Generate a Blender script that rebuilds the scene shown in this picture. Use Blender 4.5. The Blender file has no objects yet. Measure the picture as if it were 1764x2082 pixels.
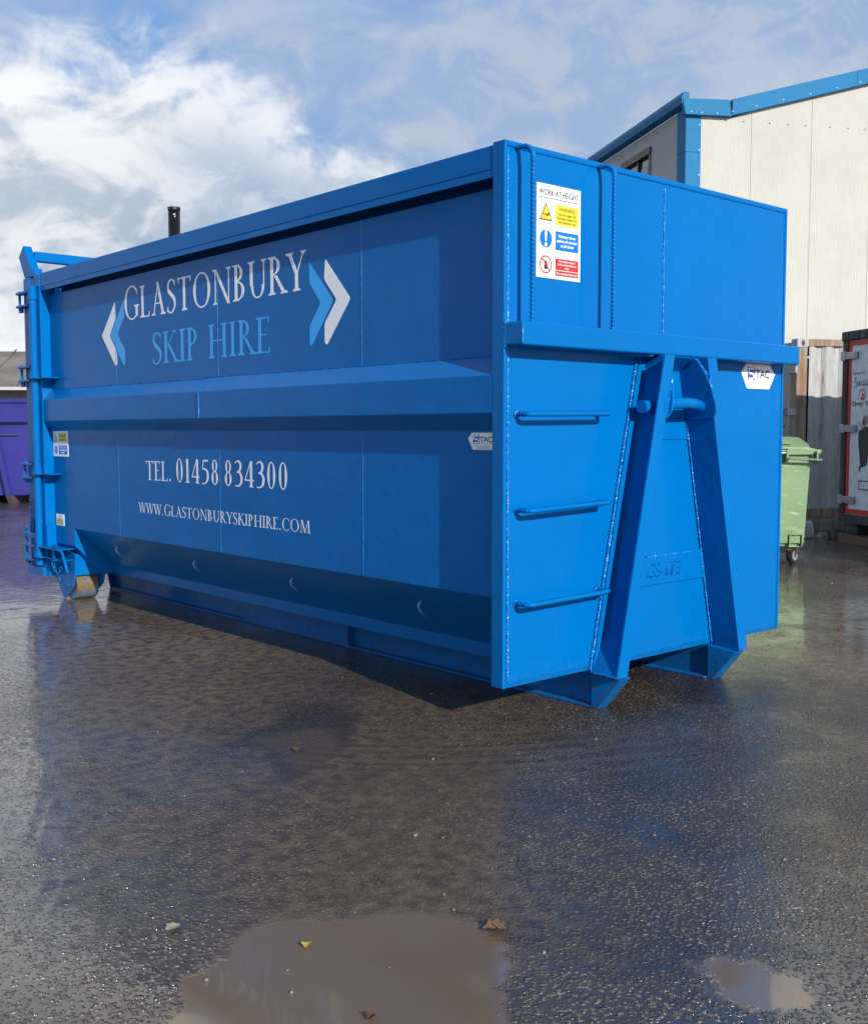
import bpy, bmesh, math, random
from mathutils import Vector, Matrix
random.seed(7)
R = math.radians
scene = bpy.context.scene
col = scene.collection

# ------------------------------------------------------------ camera
cam = bpy.data.cameras.new("camera")
cam_o = bpy.data.objects.new("camera", cam); col.objects.link(cam_o)
cam.sensor_fit = 'HORIZONTAL'; cam.sensor_width = 36; cam.lens = 36 * 2199 / 1764
cam.clip_start = 0.05; cam.clip_end = 2000
CAM = Vector((-3.642, -3.657, 1.459))
cam_o.matrix_world = Matrix(((0.7523227, 0.05033323, -0.65686918, CAM.x),
                             (-0.65879416, 0.05612203, -0.75022701, CAM.y),
                             (-0.00089652, 0.99715439, 0.07538112, CAM.z), (0, 0, 0, 1)))
scene.camera = cam_o

# ------------------------------------------------------------ sun, world, exposure
SUN_DIR = Vector((0.166, 0.986, -0.44)).normalized()        # direction the light travels
sun = bpy.data.lights.new("sun", 'SUN'); sun.energy = 4.9; sun.angle = R(0.5); sun.color = (1.0, 0.95, 0.89)
sun_o = bpy.data.objects.new("sun", sun); col.objects.link(sun_o)
sun_o.rotation_euler = SUN_DIR.to_track_quat('-Z', 'Y').to_euler()
scene.view_settings.view_transform = 'Standard'; scene.view_settings.look = 'None'
scene.view_settings.exposure = 0.0; scene.view_settings.gamma = 1

class NT:
    """small node-building helper"""
    def __init__(s, tree): s.t = tree; s.n = tree.nodes; s.l = tree.links
    def new(s, typ, **kw):
        nd = s.n.new(typ)
        for k, v in kw.items(): setattr(nd, k, v)
        return nd
    def put(s, sock, v):
        if isinstance(v, bpy.types.NodeSocket): s.l.new(v, sock)
        elif v is not None:
            if isinstance(v, (tuple, list)) and len(v) == 3 and sock.type == 'RGBA': v = (*v, 1)
            sock.default_value = v
    def math(s, op, a, b=None, c=None, clamp=False):
        nd = s.new('ShaderNodeMath', operation=op, use_clamp=clamp)
        s.put(nd.inputs[0], a)
        if b is not None: s.put(nd.inputs[1], b)
        if c is not None: s.put(nd.inputs[2], c)
        return nd.outputs[0]
    def noise(s, vec, scale, detail=4, rough=0.55, dist=0.0, dim='3D'):
        nd = s.new('ShaderNodeTexNoise', noise_dimensions=dim)
        s.put(nd.inputs['Vector'], vec); nd.inputs['Scale'].default_value = scale
        nd.inputs['Detail'].default_value = detail; nd.inputs['Roughness'].default_value = rough
        nd.inputs['Distortion'].default_value = dist
        return nd.outputs['Fac']
    def mapr(s, v, a, b, c=0.0, d=1.0, smooth=True):
        nd = s.new('ShaderNodeMapRange', interpolation_type='SMOOTHSTEP' if smooth else 'LINEAR')
        s.put(nd.inputs['Value'], v); s.put(nd.inputs['From Min'], a); s.put(nd.inputs['From Max'], b)
        s.put(nd.inputs['To Min'], c); s.put(nd.inputs['To Max'], d)
        return nd.outputs['Result']
    def mix(s, f, a, b, mode='MIX'):
        nd = s.new('ShaderNodeMix', data_type='RGBA', blend_type=mode)
        s.put(nd.inputs['Factor'], f); s.put(nd.inputs['A'], a); s.put(nd.inputs['B'], b)
        return [o for o in nd.outputs if o.type == 'RGBA'][0]
    def _mixget(s, nd): return nd
    def ramp(s, f, stops):
        nd = s.new('ShaderNodeValToRGB'); cr = nd.color_ramp
        while len(cr.elements) < len(stops): cr.elements.new(0.5)
        for e, (p, c) in zip(cr.elements, stops):
            e.position = p; e.color = (c, c, c, 1) if not isinstance(c, tuple) else (*c, 1)
        s.put(nd.inputs[0], f); return nd.outputs['Color']
    def comb(s, x, y, z):
        nd = s.new('ShaderNodeCombineXYZ')
        for i, v in enumerate((x, y, z)): s.put(nd.inputs[i], v)
        return nd.outputs[0]

def _fix_mix():
    # the RGBA sockets of ShaderNodeMix share names with the float ones: pick them by type
    def mix(s, f, a, b, mode='MIX'):
        nd = s.new('ShaderNodeMix', data_type='RGBA', blend_type=mode)
        s.put(nd.inputs[0], f); s.put(nd.inputs[6], a); s.put(nd.inputs[7], b)
        return nd.outputs[2]
    NT.mix = mix
_fix_mix()

world = bpy.data.worlds.new("World"); scene.world = world; world.use_nodes = True
w = NT(world.node_tree); w.n.clear()
out = w.new('ShaderNodeOutputWorld'); bg = w.new('ShaderNodeBackground'); bg.inputs['Strength'].default_value = 0.1
w.l.new(bg.outputs[0], out.inputs[0])
sky = w.new('ShaderNodeTexSky', sky_type='NISHITA'); sky.sun_disc = False
sky.sun_elevation = R(23.8); sky.sun_rotation = R(189.6); sky.air_density = 1.0; sky.dust_density = 0.6; sky.ozone_density = 2.0
tc = w.new('ShaderNodeTexCoord')
sep = w.new('ShaderNodeSeparateXYZ'); w.l.new(tc.outputs['Generated'], sep.inputs[0])
az = w.math('MULTIPLY', w.math('ARCTAN2', sep.outputs[0], sep.outputs[1]), 57.2958)     # compass bearing, degrees from +Y
az = w.math('SUBTRACT', az, 41.2)
az = w.math('WRAP', az, 180.0, -180.0)
el = w.math('MULTIPLY', w.math('ARCSINE', sep.outputs[2]), 57.2958)
cv = w.comb(w.math('MULTIPLY', az, 0.055), w.math('MULTIPLY', el, 0.13), 0.0)           # streaky cloud space
cv2 = w.comb(w.math('MULTIPLY', az, 0.12), w.math('MULTIPLY', el, 0.16), 3.7)
nA = w.noise(cv, 1.5, 7, 0.55, 0.5); nB = w.noise(cv2, 2.4, 10, 0.6, 0.5); nC = w.noise(cv, 0.8, 4, 0.5, 0.3)
azn = w.math('DIVIDE', w.math('ADD', az, 180.0), 360.0)
def A(d): return (d + 180) / 360
# height (in units of 40 degrees) of the top of the white cloud bank along the horizon
top = w.ramp(azn, [(0.0, 0.25), (A(-90), 0.28), (A(-40), 0.46), (A(-21.9), 0.44), (A(-15), 0.465), (A(-10.5), 0.44), (A(-7.3), 0.40), (A(-1.5), 0.335),
                   (A(0.5), 0.25), (A(5), 0.12), (A(14), 0.10), (A(60), 0.2), (A(120), 0.2), (1.0, 0.25)])
topd = w.math('MULTIPLY', top, 40.0)
edge = w.math('ADD', w.math('SUBTRACT', topd, el), w.math('MULTIPLY', w.math('SUBTRACT', nB, 0.5), 9.0))
edge = w.math('ADD', edge, w.math('MULTIPLY', w.math('SUBTRACT', nA, 0.5), 5.0))
bank = w.mapr(edge, -1.2, 3.2)
# light and shade within the bank
shade = w.math('ADD', w.math('MULTIPLY', nA, 0.62), w.math('MULTIPLY', nB, 0.38))
shade = w.mapr(shade, 0.43, 0.56)
rim = w.mapr(edge, 9.0, 1.0)
lit = w.math('ADD', w.math('MULTIPLY', shade, 0.72), w.math('MULTIPLY', rim, 0.26), clamp=True)
lowhz = w.mapr(el, 9.0, 2.0)
lit = w.math('ADD', lit, w.math('MULTIPLY', lowhz, 0.22), clamp=True)
bankcol = w.mix(lit, (4.2, 5.1, 6.3), (9.9, 10.1, 10.3))
# thin grey-blue veil over the rest of the sky, thicker low on the right
veil = w.math('ADD', w.mapr(nC, 0.36, 0.62), w.math('MULTIPLY', w.mapr(az, -6.0, 9.0), w.mapr(el, 30.0, 17.0)), clamp=True)
veil = w.math('MULTIPLY', veil, w.mapr(el, 42.0, 24.0, 0.15, 0.9))
wis = w.math('MULTIPLY', w.mapr(nA, 0.50, 0.68), w.mapr(el, 42.0, 24.0, 0.1, 0.6))
veilcol = w.mix(w.mapr(nB, 0.40, 0.62), (3.5, 4.7, 6.9), (5.0, 5.7, 6.9))
skyc = w.mix(w.mapr(el, 45.0, 24.0, 0.25, 0.75), sky.outputs[0], (1.5, 3.8, 8.3))
c1 = w.mix(veil, skyc, veilcol)
c1 = w.mix(wis, c1, (5.6, 6.3, 7.6))
greyr = w.math('MULTIPLY', w.mapr(az, -17.0, -8.0), w.mapr(edge, 1.2, 5.0))                # the bank turns slate grey to the right
greyr = w.math('MULTIPLY', greyr, w.mapr(nB, 0.62, 0.46, 0.55, 1.0))
bankcol = w.mix(greyr, bankcol, (3.9, 5.0, 6.7))
c2 = w.mix(bank, c1, bankcol)
high = w.math('MULTIPLY', w.mapr(w.math('ABSOLUTE', az), 75.0, 45.0), w.math('MULTIPLY', w.mapr(el, 20.5, 25.0), w.mapr(el, 55.0, 38.0)))   # unseen pale cloud, added above the view to brighten ground reflections
c2 = w.mix(w.math('MULTIPLY', high, w.mapr(nA, 0.30, 0.55, 0.45, 0.95)), c2, (9.6, 9.5, 9.3))
w.l.new(c2, bg.inputs['Color'])

# ------------------------------------------------------------ materials
def mat(name, color=(0.5, 0.5, 0.5), rough=0.5, metal=0.0, coat=0.0, spec=0.5):
    m = bpy.data.materials.new(name); m.use_nodes = True
    b = m.node_tree.nodes['Principled BSDF']
    b.inputs['Base Color'].default_value = (*color, 1); b.inputs['Roughness'].default_value = rough
    b.inputs['Metallic'].default_value = metal; b.inputs['Coat Weight'].default_value = coat
    b.inputs['Coat Roughness'].default_value = 0.08; b.inputs['Specular IOR Level'].default_value = spec
    return m, NT(m.node_tree), b

def bump(g, b, h, strength=0.2, dist=0.01, prev=None):
    nd = g.new('ShaderNodeBump'); nd.inputs['Strength'].default_value = strength; nd.inputs['Distance'].default_value = dist
    g.put(nd.inputs['Height'], h)
    if prev: g.l.new(prev, nd.inputs['Normal'])
    if b: g.l.new(nd.outputs[0], b.inputs['Normal'])
    return nd.outputs[0]

def paint(name, color, rough=0.3, coat=0.5, grime=0.25, wave=0.5, dark=None, spec=0.5, splash=False):
    m, g, b = mat(name, color, rough, 0, coat, spec)
    o = g.new('ShaderNodeTexCoord').outputs['Object']
    n1 = g.noise(o, 1.3, 5, 0.6); n2 = g.noise(o, 22, 4, 0.6); n3 = g.noise(o, 160, 2, 0.5)
    d = tuple(c * 0.72 for c in color) if dark is None else dark
    g.put(b.inputs['Base Color'], g.mix(g.math('MULTIPLY', g.mapr(n1, 0.35, 0.7), grime), color, d))
    g.put(b.inputs['Roughness'], g.math('ADD', g.math('MULTIPLY', n2, 0.16), rough - 0.06))
    if splash:                                                    # road dirt thrown up on the lowest edges, faint scuffs elsewhere
        sp = g.new('ShaderNodeSeparateXYZ'); g.l.new(o, sp.inputs[0])
        lo = g.math('MULTIPLY', g.mapr(sp.outputs[2], 0.34, 0.0), g.mapr(g.noise(o, 34, 6, 0.7), 0.50, 0.62))
        mpp = g.new('ShaderNodeMapping'); mpp.inputs['Scale'].default_value = (3.2, 3.2, 0.8); g.l.new(o, mpp.inputs['Vector'])
        sc_ = g.math('MULTIPLY', g.mapr(g.noise(mpp.outputs[0], 3.5, 9, 0.72, 0.8), 0.63, 0.74), 0.16)
        cc = b.inputs['Base Color'].links[0].from_socket
        cc = g.mix(sc_, cc, (0.10, 0.24, 0.45))
        g.put(b.inputs['Base Color'], g.mix(g.math('MULTIPLY', lo, 0.75), cc, (0.085, 0.062, 0.042)))
    nrm = bump(g, None, n1, 0.35 * wave, 0.05)
    nrm = bump(g, None, n2, 0.04 * wave, 0.003, nrm)
    bump(g, b, n3, 0.04, 0.0004, nrm)
    b.inputs['Coat Roughness'].default_value = 0.07
    return m

M = {}
M['blue'] = paint('blue_paint', (0.0, 0.145, 0.45), 0.27, 0.12, wave=1.0, spec=0.07, splash=True)
M['white'] = paint('white_vinyl', (0.98, 0.98, 1.0), 0.35, 0.2, 0.02, 0.2)
M['lightblue'] = paint('light_blue_vinyl', (0.0, 0.42, 1.0), 0.35, 0.1, 0.03, 0.2)
M['purple'] = paint('purple_paint', (0.030, 0.030, 0.25), 0.42, 0.2, 0.6, 1.6)
M['purple_dirty'] = paint('muddy_purple_paint', (0.10, 0.075, 0.16), 0.6, 0.0, 0.8, 1.0, (0.14, 0.10, 0.07))
M['black'] = mat('black_print', (0.02, 0.02, 0.022), 0.5)[0]
M['yellow'] = mat('yellow_print', (0.85, 0.66, 0.03), 0.4)[0]
M['red'] = mat('red_print', (0.75, 0.03, 0.025), 0.4)[0]
M['signblue'] = mat('blue_print', (0.0, 0.17, 0.72), 0.4)[0]
M['stacblue'] = mat('indigo_print', (0.07, 0.09, 0.50), 0.4)[0]
M['greyprint'] = mat('grey_print', (0.22, 0.22, 0.23), 0.5)[0]
M['steel'] = mat('galvanised_steel', (0.35, 0.36, 0.37), 0.35, 0.9)[0]
M['dark_rubber'] = mat('black_rubber', (0.02, 0.02, 0.02), 0.55)[0]
M['weldbright'] = mat('painted_weld', (0.004, 0.175, 0.52), 0.36, 0.0, 0.12)[0]

M['hookpaint'] = mat('pale_hook_paint', (0.12, 0.34, 0.62), 0.25, 0, 0.5)[0]
def rusty(name, base, rust=(0.16, 0.07, 0.03), amount=0.5, sx=3, sz=0.6, rough=0.65):
    m, g, b = mat(name, base, rough)
    tcn = g.new('ShaderNodeTexCoord').outputs['Object']
    mp = g.new('ShaderNodeMapping'); mp.inputs['Scale'].default_value = (sx, sx, sz); g.l.new(tcn, mp.inputs['Vector'])
    n = g.noise(mp.outputs[0], 2.2, 9, 0.68, 0.3); n2 = g.noise(mp.outputs[0], 9, 6, 0.6)
    f = g.mapr(n, 0.62 - amount * 0.3, 0.72 - amount * 0.2)
    c = g.mix(g.mapr(n2, 0.3, 0.75), rust, tuple(min(1, x * 2.6) for x in rust))
    base2 = g.mix(g.mapr(n2, 0.3, 0.7), base, tuple(x * 0.7 for x in base))
    g.put(b.inputs['Base Color'], g.mix(f, base2, c))
    bump(g, b, n2, 0.3, 0.004)
    return m
M['cont_grey'] = rusty('weathered_grey_paint', (0.46, 0.47, 0.455), (0.16, 0.11, 0.08), amount=0.18, sx=5, sz=0.5)
M['cont_rust'] = rusty('rusty_post_paint', (0.36, 0.29, 0.21), (0.13, 0.075, 0.045), 0.7, 6, 0.6)
M['roller'] = rusty('worn_roller_steel', (0.20, 0.135, 0.07), (0.02, 0.12, 0.24), 0.5, 5, 5, 0.4)
M['darkframe'] = rusty('grimy_black_frame', (0.03, 0.03, 0.03), (0.06, 0.055, 0.045), 0.5)
M['brown_board'] = rusty('brown_board', (0.16, 0.085, 0.05), (0.08, 0.045, 0.03), 0.5, 3, 3)
M['concrete'] = rusty('stained_concrete', (0.28, 0.27, 0.25), (0.12, 0.11, 0.09), 0.5, 2, 2, 0.85)
M['fridge'] = rusty('grimy_white_door', (0.88, 0.90, 0.88), (0.42, 0.43, 0.42), 0.18, 3, 1.2, 0.4)
M['fridge_red'] = mat('red_frame_paint', (0.62, 0.02, 0.010), 0.4)[0]
M['pipe'] = mat('dark_flue_steel', (0.06, 0.065, 0.07), 0.28, 0.85)[0]
M['trim'] = paint('blue_building_trim', (0.004, 0.165, 0.36), 0.55, 0.0, 0.2, 0.4, spec=0.2)
M['roofmetal'] = mat('roof_sheet', (0.16, 0.20, 0.26), 0.5, 0.2)[0]
M['glass'] = mat('window_glass', (0.02, 0.025, 0.03), 0.06, 0, 0.5)[0]
M['winframe'] = mat('dark_window_frame', (0.02, 0.02, 0.022), 0.4)[0]
M['blind'] = mat('pale_blind', (0.5, 0.5, 0.48), 0.6)[0]
M['bag'] = mat('white_plastic_bag', (0.55, 0.54, 0.5), 0.5)[0]

def cladding(name, base, axis, rib=0.030):
    m, g, b = mat(name, base, 0.5)
    o = g.new('ShaderNodeTexCoord').outputs['Object']
    sp = g.new('ShaderNodeSeparateXYZ'); g.l.new(o, sp.inputs[0])
    s_ = g.math('SINE', g.math('MULTIPLY', sp.outputs[axis], 2 * math.pi / rib))
    n = g.noise(o, 0.9, 6, 0.6); n2 = g.noise(o, 6, 4, 0.6)
    c = g.mix(g.mapr(n, 0.3, 0.75), base, tuple(x * 0.88 for x in base))
    c = g.mix(g.math('MULTIPLY', g.mapr(n2, 0.4, 0.8), 0.25), c, tuple(x * 0.8 for x in base))
    g.put(b.inputs['Base Color'], c)
    bump(g, b, s_, 0.55, 0.005)
    return m
M['clad'] = cladding('cream_ribbed_cladding', (0.53, 0.525, 0.465), 0)
M['clad_side'] = cladding('pale_side_cladding', (0.46, 0.46, 0.44), 1)

# faded green bin plastic with pale scuffs
m, g, b = mat('faded_green_plastic', (0.22, 0.42, 0.16), 0.5)
o = g.new('ShaderNodeTexCoord').outputs['Object']
mp = g.new('ShaderNodeMapping'); mp.inputs['Scale'].default_value = (2, 2, 7); mp.inputs['Rotation'].default_value = (0.2, 0.25, 0); g.l.new(o, mp.inputs['Vector'])
n = g.noise(mp.outputs[0], 3.0, 8, 0.65, 0.6); n2 = g.noise(o, 1.4, 4, 0.5)
c = g.mix(g.mapr(n2, 0.3, 0.7), (0.155, 0.275, 0.120), (0.24, 0.36, 0.185))
g.put(b.inputs['Base Color'], g.mix(g.math('MULTIPLY', g.mapr(n, 0.55, 0.72), 0.6), c, (0.55, 0.68, 0.45)))
M['green'] = m

# ------------------------------------------------------------ ground material: wet worn asphalt, mud film, puddles
gm, g, b = mat('wet_asphalt', (0.05, 0.05, 0.05), 0.4)
geo = g.new('ShaderNodeNewGeometry').outputs['Position']
spg = g.new('ShaderNodeSeparateXYZ'); g.l.new(geo, spg.inputs[0]); X, Y = spg.outputs[0], spg.outputs[1]
warp = g.new('ShaderNodeTexNoise'); g.l.new(geo, warp.inputs['Vector']); warp.inputs['Scale'].default_value = 2.3; warp.inputs['Detail'].default_value = 6; warp.inputs['Roughness'].default_value = 0.62
wc = g.new('ShaderNodeSeparateColor'); g.l.new(warp.outputs['Color'], wc.inputs[0])
Xw = g.math('ADD', X, g.math('MULTIPLY', g.math('SUBTRACT', wc.outputs[0], 0.5), 0.62))
Yw = g.math('ADD', Y, g.math('MULTIPLY', g.math('SUBTRACT', wc.outputs[1], 0.5), 0.62))
def blob(cx, cy, rx, ry, ang, soft=0.25, x=None, y=None):
    """1 inside a warped ellipse, falling to 0 over its soft border"""
    ca, sa = math.cos(R(ang)), math.sin(R(ang))
    dx = g.math('SUBTRACT', x or Xw, cx); dy = g.math('SUBTRACT', y or Yw, cy)
    u = g.math('DIVIDE', g.math('ADD', g.math('MULTIPLY', dx, ca), g.math('MULTIPLY', dy, sa)), rx)
    v = g.math('DIVIDE', g.math('SUBTRACT', g.math('MULTIPLY', dy, ca), g.math('MULTIPLY', dx, sa)), ry)
    d = g.math('SQRT', g.math('ADD', g.math('MULTIPLY', u, u), g.math('MULTIPLY', v, v)))
    return g.mapr(d, 1.0 + soft / 2, 1.0 - soft / 2)
nL = g.noise(geo, 0.55, 6, 0.6, 0.4); nM = g.noise(geo, 2.1, 8, 0.65, 0.5); nF = g.noise(geo, 14, 5, 0.65)
# puddles: brown pool at the bottom, small ones beside it
Xp = g.math('ADD', X, g.math('MULTIPLY', g.math('SUBTRACT', wc.outputs[0], 0.5), 0.40)); Yp = g.math('ADD', Y, g.math('MULTIPLY', g.math('SUBTRACT', wc.outputs[1], 0.5), 0.40))
pu_ = g.math('MULTIPLY', g.math('SUBTRACT', Xp, Yp), 0.7071); pv_ = g.math('MULTIPLY', g.math('ADD', Xp, Yp), 0.7071)
pq = g.math('POWER', g.math('ABSOLUTE', g.math('DIVIDE', g.math('ADD', pu_, 0.40), 0.44)), 4.0); pr_ = g.math('POWER', g.math('ABSOLUTE', g.math('DIVIDE', g.math('ADD', pv_, 2.62), 0.62)), 3.0)
pud = g.mapr(g.math('ADD', g.math('ADD', pq, pr_), g.math('MULTIPLY', nF, 0.5)), 1.36, 1.02)
pud = g.math('MAXIMUM', pud, blob(-1.20, -2.13, 0.18, 0.13, -35, 0.5))
pud = g.math('MAXIMUM', pud, g.math('MULTIPLY', blob(-0.95, 0.45, 0.26, 0.15, 50, 0.5), 0.0))
mudmask = g.math('MAXIMUM', g.mapr(nL, 0.50, 0.62), blob(-0.9, 2.9, 2.8, 1.2, 70, 0.7), clamp=True)
mudmask = g.math('MAXIMUM', mudmask, g.math('MULTIPLY', blob(-0.9, -0.3, 0.75, 2.2, -42, 0.9), 0.75))
notmud = blob(0.5, -1.3, 1.4, 0.8, -35, 0.9)
mud = g.math('MULTIPLY', g.math('MULTIPLY', mudmask, g.mapr(nM, 0.25, 0.6)), g.math('SUBTRACT', 1.0, g.math('MULTIPLY', notmud, 0.8)))
us_ = g.math('ADD', pu_, g.math('MULTIPLY', g.math('SUBTRACT', nF, 0.5), 0.10))
strip = g.math('MULTIPLY', g.mapr(us_, 0.045, 0.005), g.mapr(us_, -0.72, -0.52))
strip = g.math('MULTIPLY', strip, g.mapr(pv_, 0.1, -0.8))
mud = g.math('MAXIMUM', mud, g.math('MULTIPLY', strip, g.mapr(nM, 0.2, 0.75, 0.30, 0.85)))
# standing film: mirror-flat sheets of water, far left and in patches on the right
flood = g.math('MAXIMUM', blob(-0.5, 6.6, 1.9, 3.6, 5, 0.9), g.math('MULTIPLY', g.math('MAXIMUM', blob(4.0, 0.4, 2.6, 1.0, -42, 0.8), blob(-2.9, 0.2, 0.7, 1.6, -20, 0.9)), g.mapr(nM, 0.40, 0.58)))
flood = g.math('MAXIMUM', flood, g.math('MULTIPLY', g.mapr(g.noise(geo, 0.8, 5, 0.6, 0.5), 0.55, 0.64), 0.7))
flood = g.math('MULTIPLY', flood, g.math('SUBTRACT', 1.0, g.math('MULTIPLY', strip, 0.9)))
# aggregate: stones of two sizes
vor = g.new('ShaderNodeTexVoronoi'); g.l.new(geo, vor.inputs['Vector']); vor.inputs['Scale'].default_value = 66; vor.inputs['Randomness'].default_value = 1
vor2 = g.new('ShaderNodeTexVoronoi'); g.l.new(geo, vor2.inputs['Vector']); vor2.inputs['Scale'].default_value = 130
vcol = g.new('ShaderNodeSeparateColor'); g.l.new(vor.outputs['Color'], vcol.inputs[0])
st_c = g.math('ADD', g.math('MULTIPLY', g.noise(geo, 60, 2.5, 0.45, 0.25), 0.5), g.math('MULTIPLY', g.math('SUBTRACT', 1.05, vor.outputs['Distance']), 0.40)); st_f = g.noise(geo, 125, 2.5, 0.5, 0.2)            # stones: coarse surfacing, finer in the patched strip
st = g.math('ADD', g.math('MULTIPLY', st_c, g.math('SUBTRACT', 1.0, strip)), g.math('MULTIPLY', st_f, strip))
dull = g.math('MAXIMUM', blob(-0.42, -0.42, 2.0, 0.95, 45, 0.7), g.math('MAXIMUM', blob(0.80, -0.95, 1.8, 1.15, 20, 0.7), g.math('MULTIPLY', blob(-0.45, 2.1, 1.5, 0.8, 75, 0.7), 0.8)))
flood = g.math('MULTIPLY', flood, g.math('SUBTRACT', 1.0, dull))
wetlvl = g.math('ADD', 0.440, g.math('ADD', g.math('MULTIPLY', flood, 0.10), g.math('MULTIPLY', g.mapr(nM, 0.42, 0.66), 0.045)))
stones = g.mapr(st, wetlvl, g.math('ADD', wetlvl, 0.115))
stone = g.mix(vcol.outputs[0], (0.048, 0.038, 0.026), (0.200, 0.160, 0.106))
stone = g.mix(g.mapr(vcol.outputs[1], 0.965, 0.985), stone, (0.34, 0.32, 0.28))


stone = g.mix(stones, (0.048, 0.037, 0.025), stone)
damp = g.mapr(g.noise(geo, 1.05, 7, 0.62, 0.8), 0.44, 0.58)
stone = g.mix(g.math('MULTIPLY', damp, 0.60), stone, (0.024, 0.021, 0.018))
pale_glare = g.math('MAXIMUM', g.math('MAXIMUM', blob(-0.6, 6.6, 1.9, 4.0, 5, 0.9), g.math('MULTIPLY', blob(-2.6, 0.9, 1.1, 2.6, -30, 0.9), 0.55)), g.math('MULTIPLY', blob(4.6, 0.2, 3.0, 1.0, -40, 0.8), g.mapr(nM, 0.40, 0.60)))
stone = g.mix(g.math('MULTIPLY', g.math('MULTIPLY', pale_glare, g.mapr(nF, 0.3, 0.6)), 0.75), stone, (0.33, 0.31, 0.27))     # sky glare on wet ground painted as paler colour, with some pale concrete
mudc = g.mix(g.mapr(nF, 0.35, 0.65), (0.070, 0.047, 0.026), (0.215, 0.150, 0.086))
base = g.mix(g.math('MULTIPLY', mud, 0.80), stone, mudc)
pudc = g.mix(nM, (0.150, 0.108, 0.068), (0.205, 0.150, 0.094))
sweep = g.math('MULTIPLY', g.mapr(g.math('SINE', g.math('ADD', g.math('MULTIPLY', g.math('SQRT', g.math('ADD', g.math('MULTIPLY', g.math('SUBTRACT', X, 1.4), g.math('SUBTRACT', X, 1.4)), g.math('MULTIPLY', g.math('SUBTRACT', Y, 2.6), g.math('SUBTRACT', Y, 2.6)))), 46.0), g.math('MULTIPLY', nM, 9.0))), -0.2, 0.9), blob(-0.45, -0.05, 1.0, 0.42, -42, 0.9))
base = g.mix(g.math('MULTIPLY', sweep, 0.55), base, (0.120, 0.085, 0.052))
dk = blob(-0.72, 0.62, 0.62, 0.24, 50, 0.5)
base = g.mix(g.math('MULTIPLY', dk, 0.8), base, (0.034, 0.027, 0.019))
base = g.mix(g.math('MULTIPLY', blob(-0.86, 0.42, 0.26, 0.17, 50, 0.5), 0.7), base, (0.110, 0.078, 0.048))
base = g.mix(pud, base, pudc)
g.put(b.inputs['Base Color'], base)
film = g.mapr(nM, 0.48, 0.66)                            # standing film between the stones
rgh = g.mix(film, (0.42,) * 3, (0.20,) * 3)
rgh = g.mix(mud, rgh, (0.42,) * 3)
rgh = g.mix(pud, rgh, (0.16,) * 3)
g.put(b.inputs['Roughness'], rgh)
hs = g.math('ADD', g.math('MULTIPLY', stones, 1.0), g.math('MULTIPLY', g.math('MULTIPLY', g.math('SUBTRACT', 1.0, vor2.outputs['Distance']), stones), 0.10))


hs = g.math('ADD', hs, g.math('MULTIPLY', g.noise(geo, 9, 3, 0.5), 0.40))
# curved tyre marks
dxr = g.math('SUBTRACT', X, -9.0); dyr = g.math('SUBTRACT', Y, 4.0)
rad = g.math('SQRT', g.math('ADD', g.math('MULTIPLY', dxr, dxr), g.math('MULTIPLY', dyr, dyr)))
band = g.math('MULTIPLY', g.mapr(rad, 6.9, 7.3), g.mapr(rad, 8.6, 8.1))
tread = g.math('MULTIPLY', g.math('SINE', g.math('ADD', g.math('MULTIPLY', rad, 85.0), g.math('MULTIPLY', nF, 5.0))), g.math('MULTIPLY', g.math('MULTIPLY', band, g.mapr(nM, 0.45, 0.6)), 0.10))
hs = g.math('ADD', hs, tread)
dx2 = g.math('SUBTRACT', X, 0.9); dy2 = g.math('SUBTRACT', Y, 1.6)
rad2 = g.math('SQRT', g.math('ADD', g.math('MULTIPLY', dx2, dx2), g.math('MULTIPLY', dy2, dy2)))
sw2 = g.math('MULTIPLY', g.math('SINE', g.math('ADD', g.math('MULTIPLY', rad2, 70.0), g.math('MULTIPLY', nF, 3.0))), g.math('MULTIPLY', g.math('MULTIPLY', g.mapr(rad2, 1.7, 1.9), g.mapr(rad2, 2.55, 2.3)), g.math('MULTIPLY', blob(-0.55, -0.15, 0.55, 0.35, -45, 0.9), 0.40)))
hs = g.math('ADD', hs, sw2)
keep = g.math('MULTIPLY', g.math('SUBTRACT', 1.0, pud), g.math('SUBTRACT', 1.0, g.math('MULTIPLY', mud, 0.45)))
keep = g.math('MULTIPLY', keep, g.math('SUBTRACT', 1.0, g.math('MULTIPLY', film, 0.35)))
n1_ = bump(g, None, g.noise(geo, 1.2, 3, 0.5), 0.25, 0.03)
bump(g, b, g.math('MULTIPLY', hs, keep), 1.0, 0.0055, n1_)
b.inputs['Specular IOR Level'].default_value = 0.5
# the water film over it all: smoother and flatter than the stones
wet = g.math('MAXIMUM', g.mapr(g.noise(geo, 0.9, 5, 0.6, 0.4), 0.30, 0.60, 0.45, 1.0), flood)
wet = g.math('MULTIPLY', wet, g.math('SUBTRACT', 1.0, g.math('MULTIPLY', g.math('MULTIPLY', dull, g.math('SUBTRACT', 1.0, pud)), 0.88)))
wet = g.math('MULTIPLY', wet, g.math('SUBTRACT', 1.0, g.math('MULTIPLY', g.math('MAXIMUM', g.math('MULTIPLY', pud, 0.3), g.math('MULTIPLY', strip, 0.7)), 0.62)))
g.put(b.inputs['Coat Weight'], wet)
g.put(b.inputs['Coat Roughness'], g.mix(pud, g.mix(stones, g.mix(dull, (0.06,) * 3, (0.28,) * 3), (0.30,) * 3), (0.05,) * 3))
b.inputs['Coat IOR'].default_value = 1.85; b.inputs['Coat Tint'].default_value = (1.0, 0.94, 0.83, 1)
bumpc = g.new('ShaderNodeBump'); bumpc.inputs['Strength'].default_value = 1.0; bumpc.inputs['Distance'].default_value = 0.0050
keepc = keep
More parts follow.
